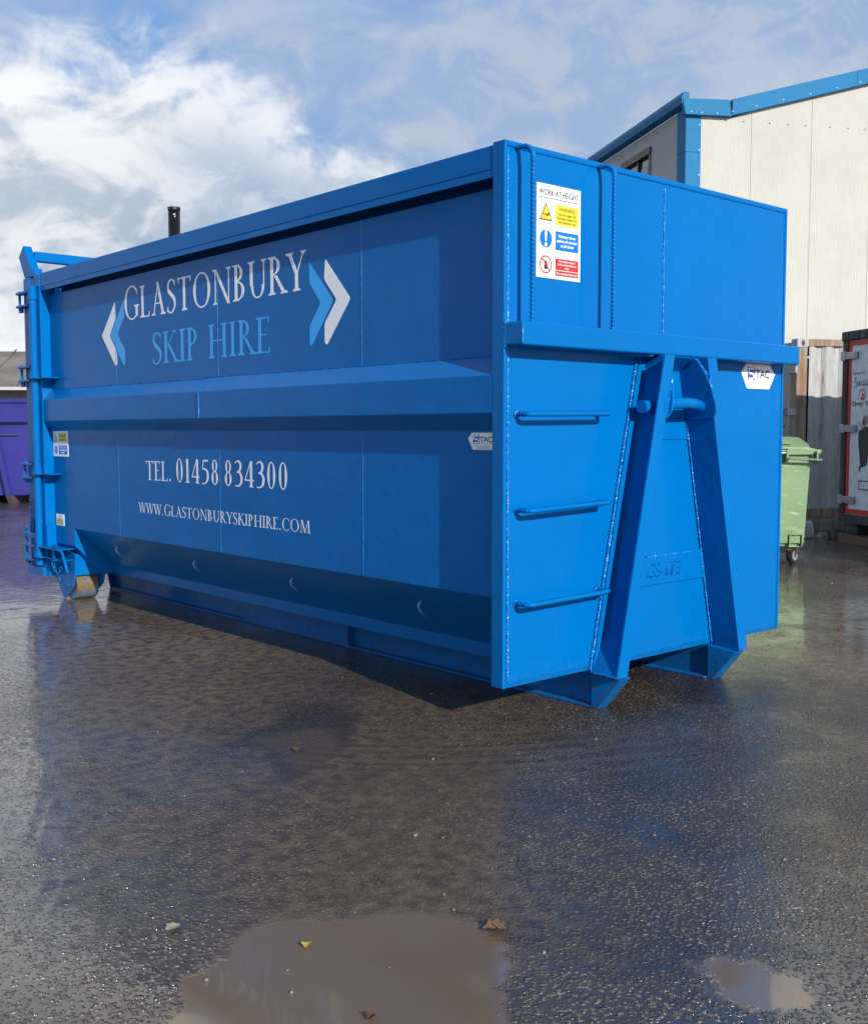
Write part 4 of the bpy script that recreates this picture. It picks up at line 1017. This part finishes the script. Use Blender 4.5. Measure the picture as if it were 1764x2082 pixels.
# left far building with a grey fibre-cement roof
def cement():
    m, g, b = mat('weathered_roof', (0.20, 0.19, 0.165), 0.85)
    o = g.new('ShaderNodeTexCoord').outputs['Object']
    n = g.noise(o, 0.7, 8, 0.65)
    g.put(b.inputs['Base Color'], g.mix(g.mapr(n, 0.35, 0.65), (0.23, 0.215, 0.185), (0.13, 0.12, 0.10)))
    return m
M['cement'] = cement()
lb = empty('outbuilding', 'low far building at left edge with weathered grey sloping roof', 'building', (-1.0, 40.0, 0), R(-35))
bm = bmesh.new(); box(bm, -10, 16, 0, 8, 0, 2.9); link('wall', bm, M['concrete'], lb)
bm = bmesh.new(); prism(bm, [(-10.3, -0.5, 2.85), (-10.3, 4.0, 4.35), (-10.3, 8.5, 2.85), (-10.3, 4.0, 4.2)], (26.6, 0, 0))
for k in range(24): prism(bm, [(-10 + 1.1 * k, -0.52, 2.88), (-9.95 + 1.1 * k, -0.52, 2.88), (-9.95 + 1.1 * k, 4.0, 4.40), (-10 + 1.1 * k, 4.0, 4.40)], (0, 0, 0.03))
link('roof', bm, M['cement'], lb)
bm = bmesh.new(); box(bm, -10.3, 16.3, -0.62, -0.5, 2.78, 2.88); link('gutter', bm, M['blind'], lb)
bu = empty('bush', 'green bush at the end of the low far building', 'bush', (3.9, 33.5, 0))
rnd = random.Random(3); bm = bmesh.new()
for k in range(1500):
    d = Vector((rnd.gauss(0, 1), rnd.gauss(0, 1), rnd.gauss(0, 1))).normalized() * rnd.uniform(0.55, 1.0) ** 0.5
    c = Vector((d.x * 0.9, d.y * 0.9, 1.75 + d.z * 0.85)); u = Vector((rnd.gauss(0, 1), rnd.gauss(0, 1), rnd.gauss(0, 1))).normalized() * 0.07; v = u.orthogonal().normalized() * 0.05
    bm.faces.new([bm.verts.new(p) for p in (c - u, c + v, c + u, c - v)])
link('foliage', bm, mat('leaf_green', (0.10, 0.17, 0.03), 0.6)[0], bu)
bm = bmesh.new(); tube(bm, [(0, 0, 0), (0.05, 0, 1.0), (0, 0.05, 1.7)], 0.06, 8); link('stem', bm, M['brown_board'], bu)
# flue pipe rising behind the container
fl = empty('flue_pipe', 'dark steel pipe rising behind the blue container top rail', 'pipe', (4.19, 11.11, 0))
bm = bmesh.new(); tube(bm, [(0, 0, 0), (0, 0, 4.70)], 0.088, 28); o = link('pipe_shaft', bm, M['pipe'], fl)
for p in o.data.polygons: p.use_smooth = len(p.vertices) == 4
bm = bmesh.new(); tube(bm, [(0, 0, 4.705), (0, 0, 4.745)], 0.094, 28); link('pipe_cap', bm, M['pipe'], fl)
bm = bmesh.new(); box(bm, -0.062, -0.030, -0.099, -0.078, 4.625, 4.635); box(bm, -0.042, -0.034, -0.099, -0.078, 4.590, 4.610); link('pipe_clip', bm, M['white'], fl)
bm = bmesh.new(); box(bm, -0.2, 0.2, -0.2, 0.2, 0, 0.02, 0.003); link('base_plate', bm, M['pipe'], fl)

# ============================================================ shipping container
sc = empty('shipping_container', 'rust-streaked grey corrugated shipping container against the cream warehouse', 'shipping container', (10.493, 4.627, 0.17), RZ)
CG, CR = M['cont_grey'], M['cont_rust']
cw, cl, chh = 2.44, 6.06, 2.585
bm = bmesh.new()
x = 0.20; prof = [(x, 0.015)]
while x < cl - 0.25:
    for dx_, yy in ((0.07, 0.015), (0.07, 0.055), (0.07, 0.055), (0.07, 0.015)):
        x += dx_; prof.append((x, yy))
for (a, ya), (c, yc) in zip(prof, prof[1:]):
    bm.faces.new([bm.verts.new(p) for p in ((a, ya, 0.15), (c, yc, 0.15), (c, yc, chh - 0.1), (a, ya, chh - 0.1))])
link('corrugated_side', bm, CG, sc)
bm = bmesh.new(); box(bm, 0.17, cl - 0.17, 0.0, 0.06, 0.0, 0.148, 0.004); box(bm, 0.17, cl - 0.17, 0.0, 0.06, chh - 0.098, chh, 0.004); link('side_beam', bm, CR, sc)
for (ux, uw) in ((0, 0), (cl - 0.165, 0), (0, cw - 0.16), (cl - 0.165, cw - 0.16)):
    bm = bmesh.new(); box(bm, ux, ux + 0.165, uw, uw + 0.16, 0.12, chh - 0.12, 0.006); link('corner_post', bm, CR, sc)
for (ux, uw) in ((0, 0), (cl - 0.178, 0)):
    for z in (0, chh - 0.118):
        bm = bmesh.new(); box(bm, ux - 0.004, ux + 0.174, uw - 0.004, uw + 0.158, z, z + 0.122, 0.006)
        cc = link('corner_casting', bm, CG, sc)
        bm = bmesh.new(); prism(bm, [(ux + 0.09 + 0.025 * math.cos(a), uw - 0.007, z + 0.06 + 0.042 * math.sin(a)) for a in [k * math.pi / 8 for k in range(16)]], (0, 0.01, 0)); link('casting_hole', bm, M['dark_rubber'], cc)
bm = bmesh.new(); box(bm, 0.02, 0.06, 0.165, 1.215, 0.15, chh - 0.10, 0.005); box(bm, 0.02, 0.06, 1.225, cw - 0.165, 0.15, chh - 0.10, 0.005)
for w_ in (0.45, 0.9, 1.5, 1.95): tube(bm, [(-0.02, w_, 0.10), (-0.02, w_, chh - 0.06)], 0.017, 10)
dr = link('cargo_door', bm, CG, sc)
for z in (0.35, 0.95, 1.55, 2.15):
    bm = bmesh.new(); box(bm, -0.022, 0.018, 0.0, 0.20, z - 0.05, z + 0.05, 0.006); link('hinge', bm, CG, dr)
bm = bmesh.new(); box(bm, 0.07, cl, 0.07, cw, chh - 0.06, chh - 0.03); box(bm, 0.07, cl, 0.07, cw, 0.02, 0.12); box(bm, cl - 0.06, cl - 0.02, 0.16, cw - 0.16, 0.12, chh - 0.1); box(bm, 0.17, cl - 0.17, cw - 0.05, cw - 0.02, 0.12, chh - 0.1); link('shell', bm, CG, sc)
DP = Plane((0.019, 0.0, -0.17), (0, -1, 0), (0, 0, 1), (-1, 0, 0))
text_piece(DP, "48", -0.305, 2.00, 0.165, 0.205, 0.002, 'L', 'door_marking', mat('faded_red_print', (0.72, 0.26, 0.24), 0.6)[0], dr, 0.02)
text_piece(DP, "00", -0.50, 1.66, 0.115, 0.255, 0.002, 'L', 'door_marking', M['black'], dr)
text_piece(DP, "MAX. WT 18.160", -0.60, 1.49, 0.045, 0.56, 0.002, 'L', 'door_marking', M['black'], dr)
text_piece(DP, "52.910", -0.24, 1.40, 0.045, 0.18, 0.002, 'L', 'door_marking', M['black'], dr)
sl_ = tag(link('plinth', box(bmesh.new(), 0.18, 6.2, -0.06, 2.4, 0, 0.168, 0.01), M['concrete']), 'grey concrete plinth under the rusty shipping container', 'plinth')
sl_.location = (10.493, 4.627, 0); sl_.rotation_euler = (0, 0, RZ)

# ============================================================ refrigerated body with a printed door
fb = empty('refrigerated_body', 'refrigerated truck body standing on the ground, white door in a red and black frame', 'truck body', (9.626, 3.387, 0), RZ)
FL = 4.9
bm = bmesh.new(); box(bm, 0.03, 2.5, -FL, 0.0, 0.36, 2.66, 0.01); link('body_shell', bm, M['fridge'], fb)
bm = bmesh.new()
box(bm, -0.03, 0.028, -FL, 0.10, 0.27, 0.37, 0.006); box(bm, -0.05, 0.10, -FL, 0.10, 2.60, 2.72, 0.015); box(bm, -0.03, 0.028, -0.012, 0.09, 0.37, 2.60, 0.006)
box(bm, -0.03, 0.028, -FL, -FL + 0.08, 0.37, 2.60, 0.006); box(bm, -0.03, 0.028, -1.42, -1.36, 0.37, 2.60, 0.006)
box(bm, 0.3, 0.5, -FL + 0.2, -0.1, 0.06, 0.268); box(bm, 1.9, 2.1, -FL + 0.2, -0.1, 0.06, 0.268); box(bm, -0.045, -0.032, -FL, 0.06, 0.262, 0.276)
link('black_frame', bm, M['darkframe'], fb)
bm = bmesh.new(); box(bm, -0.008, 0.029, -1.358, -0.014, 0.372, 2.598, 0.004); fd = link('door', bm, M['fridge'], fb)
bm = bmesh.new()
box(bm, -0.014, -0.009, -0.085, -0.020, 0.38, 2.59, 0.001); box(bm, -0.014, -0.009, -1.35, -1.29, 0.38, 2.59, 0.001)
box(bm, -0.014, -0.009, -1.289, -0.086, 0.38, 0.445, 0.001); box(bm, -0.014, -0.009, -1.289, -0.086, 2.53, 2.59, 0.001)
link('red_border', bm, M['fridge_red'], fd)
for z in (2.41, 1.475, 0.56):
    bm = bmesh.new(); box(bm, -0.045, -0.016, -0.235, 0.0, z - 0.045, z + 0.045, 0.004); box(bm, -0.055, -0.012, -0.0, 0.10, z - 0.060, z + 0.060, 0.006); box(bm, -0.050, -0.046, -0.21, -0.01, z - 0.02, z + 0.03, 0.001)
    link('hinge', bm, M['steel'], fd)
FP = Plane((-0.010, 0.0, 0.0), (0, -1, 0), (0, 0, 1), (-1, 0, 0))
text_piece(FP, "The taste of", 0.115, 2.165, 0.030, 0.250, 0.002, 'L', 'door_print', M['greyprint'], fd, 0.03)
b2 = bmesh.new()
def script(pts, h):
    P, W_ = smooth_pts(pts, [0.009] * len(pts)); ribbon(b2, FP, lambda v: v, lambda v: v, P, W_, h)
x = 0.165
script([(x + .045, 2.115), (x + .02, 2.12), (x + .01, 2.09), (x + .03, 2.06), (x + .035, 2.02), (x, 2.0)], .002)
script([(x + .06, 2.08), (x + .06, 2.03), (x + .085, 2.02), (x + .10, 2.08), (x + .10, 2.03), (x + .115, 2.02)], .0022)
for k, xx_ in enumerate((0.135, 0.185)): script([(x + xx_ + .03, 2.075), (x + xx_ + .005, 2.07), (x + xx_, 2.035), (x + xx_ + .03, 2.02), (x + xx_ + .05, 2.04)], .0021 + .0001 * k)
script([(x + .24, 2.09), (x + .24, 2.03), (x + .265, 2.02), (x + .285, 2.09), (x + .285, 2.02)], .002)
script([(x + .30, 2.02), (x + .33, 2.13), (x + .34, 2.02)], .002)
script([(x + .36, 2.05), (x + .39, 2.06), (x + .38, 2.08), (x + .36, 2.05), (x + .39, 2.02)], .002)
link('door_print', b2, M['black'], fd)
ringm(FP, 0.325, 1.905, 0.058, 0.070, M['fridge_red'], 'door_print', fd, 0.002)
patch(FP, circ(0.333, 1.885, 0.036), M['fridge_red'], 'door_print', fd, 0.0022); ringm(FP, 0.338, 1.880, 0.010, 0.015, M['white'], 'door_print', fd, 0.0025, 20)
patch(FP, [(0.265, 1.87), (0.30, 1.86), (0.31, 1.90), (0.33, 1.93), (0.30, 1.945), (0.275, 1.91)], M['white'], 'door_print', fd, 0.0024)
text_piece(FP, "Cherry", 0.118, 1.765, 0.058, 0.225, 0.002, 'L', 'door_print', mat('dark_red_print', (0.28, 0.03, 0.04), 0.5)[0], fd, 0.03)
text_piece(FP, "Valley", 0.385, 1.765, 0.058, 0.22, 0.002, 'L', 'door_print', M['greyprint'], fd, 0.03)
# printed figure in black, only its arm, side and heel are in view
b2 = bmesh.new()
f_ = flat(b2, FP, [(0.275, 1.44), (0.300, 1.455), (0.345, 1.47), (0.39, 1.50), (0.50, 1.50), (0.54, 1.44), (0.54, 1.30), (0.50, 1.16), (0.46, 1.02), (0.40, 1.02), (0.385, 1.00), (0.36, 0.985), (0.33, 0.98), (0.31, 0.92), (0.298, 0.92), (0.292, 0.985), (0.315, 1.005), (0.345, 1.03), (0.338, 1.10), (0.325, 1.18), (0.312, 1.29), (0.270, 1.335)], 0.002)
bmesh.ops.triangulate(b2, faces=[f_])
link('door_print', b2, M['black'], fd)
patch(FP, [(0.27, 1.56), (0.285, 1.565), (0.36, 1.47), (0.35, 1.46)], M['greyprint'], 'door_print', fd, 0.0024)
patch(FP, circ(0.41, 1.58, 0.05, 24, 0.065), mat('skin_print', (0.45, 0.22, 0.16), 0.6)[0], 'door_print', fd, 0.0023)
patch(FP, circ(0.375, 1.555, 0.03, 20, 0.05), mat('hair_print', (0.30, 0.03, 0.02), 0.6)[0], 'door_print', fd, 0.0026)
ringr = [rect(0.30, 0.70, 0.312, 0.82), rect(0.312, 0.808, 0.60, 0.82), rect(0.312, 0.70, 0.60, 0.712), rect(0.588, 0.712, 0.60, 0.808)]
b2 = bmesh.new()
for i, r_ in enumerate(ringr): flat(b2, FP, r_, 0.002 + i * 0.0001)
link('door_print', b2, M['black'], fd)

# ============================================================ green wheelie bin
EXv = Vector((0.7523, -0.6588, 0)).normalized(); bz = math.atan2(EXv.y, EXv.x)
bn = empty('wheelie_bin', 'scuffed pale green four-wheeled waste bin standing by the shipping container', 'bin', tuple(Vector((7.066, 2.588, 0)) - EXv * 0.58 - Vector((0.6588, 0.7523, 0)) * 0.10), bz)
G = M['green']
def taper(bm, z0, z1, a0, a1, bev=0.03):
    """a = (xmin, xmax, ymin, ymax) at bottom and top"""
    lo = [(a0[0], a0[2], z0), (a0[1], a0[2], z0), (a0[1], a0[3], z0), (a0[0], a0[3], z0)]; hi = [(a1[0], a1[2], z1), (a1[1], a1[2], z1), (a1[1], a1[3], z1), (a1[0], a1[3], z1)]
    v = [bm.verts.new(p) for p in lo + hi]
    fs = [bm.faces.new(x_) for x_ in ((v[3], v[2], v[1], v[0]), v[4:8], (v[0], v[1], v[5], v[4]), (v[1], v[2], v[6], v[5]), (v[2], v[3], v[7], v[6]), (v[3], v[0], v[4], v[7]))]
    if bev: bmesh.ops.bevel(bm, geom=list({e for f in fs for e in f.edges}), offset=bev, segments=3, affect='EDGES')
bm = bmesh.new(); taper(bm, 0.20, 1.235, (-0.56, 0.655, 0.02, 0.86), (-0.64, 0.700, -0.02, 0.98), 0.035); link('body', bm, G, bn)
bm = bmesh.new(); box(bm, -0.69, 0.73, -0.06, 1.03, 1.19, 1.245, 0.012); link('rim', bm, G, bn)
bm = bmesh.new()
prof = [(-0.05, 1.250), (-0.05, 1.275), (0.05, 1.315), (0.30, 1.375), (0.62, 1.385), (0.90, 1.340), (1.02, 1.275), (1.02, 1.250)]
prism(bm, [(-0.66, y, z) for y, z in prof], (1.33, 0, 0), 0.012); 
prism(bm, [(-0.44, y + 0.03 if y < 0.5 else y - 0.03, z + 0.03) for y, z in prof[1:-1]], (0.92, 0, 0), 0.012)
link('lid', bm, G, bn)
bm = bmesh.new(); tube(bm, [(0.42, -0.055, 1.17), (0.42, -0.115, 1.155), (0.77, -0.115, 1.140), (0.77, -0.06, 1.15)], 0.013, 10); tube(bm, [(-0.55, -0.075, 1.215), (0.40, -0.075, 1.215)], 0.014, 10); link('handle', bm, M['steel'], bn)
for x_ in (0.40, 0.72):
    bm = bmesh.new(); prism(bm, [(x_, -0.10, 1.235), (x_, -0.10, 1.13), (x_, 0.0, 1.09), (x_, 0.0, 1.235)], (0.022, 0, 0), 0.003); link('handle_bracket', bm, G, bn)
bm = bmesh.new(); box(bm, 0.42, 0.72, -0.062, -0.0, 1.235, 1.262, 0.004); box(bm, 0.70, 0.79, -0.045, 0.02, 1.205, 1.250, 0.006); link('lift_trunnion', bm, G, bn)
bm = bmesh.new(); prism(bm, [(-0.45 + 0.60 * math.cos(a) * 0.5 + 0.3, -0.012 + 0.0, 1.07 + 0.17 * math.sin(a)) for a in [k * math.pi / 10 for k in range(20)]], (0, 0.01, 0)); link('sticker', bm, M['blind'], bn)
for x_, y_ in ((0.555, 0.10), (-0.45, 0.10), (0.555, 0.76), (-0.45, 0.76)):
    bm = bmesh.new()
    if y_ < 0.5:
        for xx_ in (x_ - 0.075, x_ + 0.06): prism(bm, [(xx_, y_ - 0.11, 0.335), (xx_, y_ - 0.03, 0.335), (xx_, y_ + 0.0, 0.205), (xx_, y_ - 0.10, 0.205)], (0.014, 0, 0), 0.002)
        box(bm, x_ - 0.06, x_ + 0.06, y_ - 0.115, y_ - 0.05, 0.325, 0.338, 0.003)
    box(bm, x_ - 0.07, x_ + 0.07, y_ - 0.07, y_ + 0.05, 0.190, 0.205, 0.003)
    link('castor_mount', bm, G, bn)
    bm = bmesh.new(); tube(bm, [(x_ - 0.028, y_, 0.102), (x_ + 0.028, y_, 0.102)], 0.102, 28)
    bmesh.ops.bevel(bm, geom=[e for e in bm.edges if any(len(f.verts) > 8 for f in e.link_faces)], offset=0.012, segments=2, affect='EDGES')
    wh = link('castor', bm, M['dark_rubber'], bn)
    Rm = Matrix.Translation((x_, y_, 0)) @ Matrix.Rotation(R(-48), 4, 'Z') @ Matrix.Translation((-x_, -y_, 0))
    wh.data.transform(Rm)
    bm = bmesh.new(); tube(bm, [(x_ - 0.031, y_, 0.095), (x_ + 0.031, y_, 0.095)], 0.058, 24); tube(bm, [(x_ - 0.05, y_, 0.095), (x_ + 0.05, y_, 0.095)], 0.012, 10)
    r_ = link('wheel_hub', bm, M['greyprint'], wh); r_.data.transform(Rm)
    bm = bmesh.new()
    for s in (-1, 1): prism(bm, [(x_ + s * 0.042, y_ - 0.015, 0.085), (x_ + s * 0.042, y_ + 0.015, 0.085), (x_ + s * 0.042, y_ + 0.05, 0.189), (x_ + s * 0.042, y_ - 0.02, 0.189)], (0.004, 0, 0))
    box(bm, x_ - 0.045, x_ + 0.045, y_ - 0.05, y_ + 0.06, 0.178, 0.189); box(bm, x_ - 0.02, x_ + 0.02, y_ - 0.13, y_ - 0.05, 0.150, 0.175, 0.005)
    fk = link('fork', bm, M['steel'], wh); fk.data.transform(Rm)

# ============================================================ litter, boards
def rough_lump(name, m, loc, sx, sy, sz, seed, sub=2, amp=0.25):
    rnd = random.Random(seed); bm = bmesh.new(); bmesh.ops.create_icosphere(bm, subdivisions=sub, radius=1.0)
    for v in bm.verts:
        k = 1 + rnd.uniform(-amp, amp); v.co = Vector((v.co.x * sx * k, v.co.y * sy * k, max(0.0, (v.co.z + 0.6) * sz * k)))
    o = link(name, bm, m); o.location = loc; return o
tag(rough_lump('plastic_bag', M['bag'], (9.70, 3.98, 0), 0.14, 0.12, 0.17, 3), 'crumpled white plastic bag behind the green bin', 'bag')
for k, (dx, dy, dz_, rz_) in enumerate(((0, 0, 0, 0.05), (0.55, 0.42, 0, 0.16), (0.62, 0.36, 0.125, -0.05))):
    bm = bmesh.new(); box(bm, 0, 1.3, -0.75, 0, 0.0, 0.118, 0.006)
    o = tag(link('board', bm, M['brown_board'] if k == 0 else M['darkframe']), ('brown board lying flat in front of the refrigerated body', 'dark board lying under the refrigerated body, lower of two', 'dark board lying under the refrigerated body, upper of two')[k], 'board')
    o.location = (9.56 + dx * 0.6, 3.44 + dy * 0.8, dz_ + 0.001); o.rotation_euler = (0, 0, RZ - 0.1 + rz_)
rnd = random.Random(5)
for k in range(14):
    px, py = 9.95 + rnd.uniform(-0.12, 0.40), 3.92 + rnd.uniform(-0.16, 0.16)
    o = rough_lump('rubble', M['bag'] if k % 2 else M['concrete'], (px, py, 0), rnd.uniform(.02, .05), rnd.uniform(.02, .04), rnd.uniform(.012, .03), 20 + k, 1, 0.35)
    tag(o, 'small pale broken scrap in the litter heap behind the green bin', 'rubble', 'scraps of litter behind the bin')

# leaves, pebbles and scraps lying on the wet ground
def leaf(loc, size, rz, color, label, curl=0.4, stalk=True):
    m = mat('leaf_' + str(len(bpy.data.materials)), color, 0.45)[0]
    bm = bmesh.new(); n = 9; rows = []
    for i in range(n):
        t = i / (n - 1); wd = math.sin(math.pi * min(1, t * 0.95 + 0.03)) ** 0.8 * 0.42 * (1 + 0.25 * math.sin(t * 19))
        row = []
        for j in range(-2, 3):
            y = j / 2 * wd
            z = 0.08 + curl * (abs(y) ** 1.3) + 0.25 * curl * (t - 0.5) ** 2 + random.uniform(-.02, .02)
            row.append(bm.verts.new(((t - 0.5) * size, y * size, z * size)))
        rows.append(row)
    for a, c in zip(rows, rows[1:]):
        for j in range(4): bm.faces.new((a[j], a[j + 1], c[j + 1], c[j]))
    if stalk: tube(bm, [(-0.5 * size, 0, 0.1 * size), (-0.75 * size, 0.03 * size, 0.28 * size), (-0.95 * size, 0.02 * size, 0.5 * size)], 0.012 * size, 5)
    o = tag(link('leaf', bm, m, smooth=True), label, 'leaf'); o.location = loc; o.rotation_euler = (0, 0, rz); return o
def gz(px, py):
    """point of the ground seen at this place of the picture, used only to read positions off the photograph"""
    d = cam_o.matrix_world.to_3x3() @ Vector((px - 882, -(py - 1040.5), -2199)); t = -CAM.z / d.z; p = CAM + d * t; return (p.x, p.y, 0.001)
leaf(gz(623, 1925), 0.034, 0.9, (0.55, 0.42, 0.03), 'small yellow leaf floating in the brown puddle', 0.9, False)
leaf(gz(1005, 1895), 0.070, 2.3, (0.16, 0.09, 0.045), 'curled brown leaf with upright stalk at the puddle edge', 0.8)
leaf(gz(1016, 1890), 0.040, 1.0, (0.42, 0.33, 0.20), 'pale dry leaf scrap leaning on the brown leaf', 1.2, False)
leaf(gz(755, 2072), 0.030, 0.3, (0.11, 0.03, 0.015), 'curled red-brown leaf in the lower edge of the puddle', 1.2, False)
leaf(gz(963, 1417), 0.10, 0.1, (0.13, 0.09, 0.045), 'dry leaf on wet ground before the left front foot', 0.5, False)
leaf(gz(606, 1527), 0.06, 0.6, (0.12, 0.075, 0.04), 'brown leaf on the dark damp patch left of centre', 0.6, False)
leaf(gz(352, 1890), 0.05, 0.2, (0.30, 0.27, 0.20), 'pale torn scrap left of the brown puddle', 0.5, False)
rnd = random.Random(11)
spots = [(593, 2020), (585, 1975), (878, 1412), (620, 1285), (551, 1350), (610, 1330), (880, 1545), (900, 1705), (845, 1700), (1000, 1768), (420, 1995), (180, 1995), (1075, 1700), (1175, 1720), (1150, 1650), (1330, 1700), (1500, 1720), (1620, 1190), (1690, 1187), (1740, 1165), (1650, 1255), (1600, 1220), (285, 1335)]
for k in range(16): spots.append((rnd.uniform(60, 1720), rnd.uniform(1480, 2060)))
pebm = [mat('pale_pebble', (0.26, 0.24, 0.20), 0.6)[0], mat('brown_pebble', (0.20, 0.15, 0.10), 0.6)[0], mat('grey_pebble', (0.14, 0.14, 0.14), 0.5)[0]]
for k, s in enumerate(spots):
    r_ = rnd.uniform(0.003, 0.0062) * (1.8 if s[1] < 1300 else 1)
    p = gz(*s)
    o = rough_lump('pebble', pebm[k % 3 if k > 18 else (0, 1)[k % 2]], p, r_ * rnd.uniform(0.8, 1.6), r_, r_ * 0.8, 50 + k, 1, 0.2)
    tag(o, 'tiny loose stone lying on the wet asphalt', 'pebble', 'loose stones scattered over the wet asphalt')
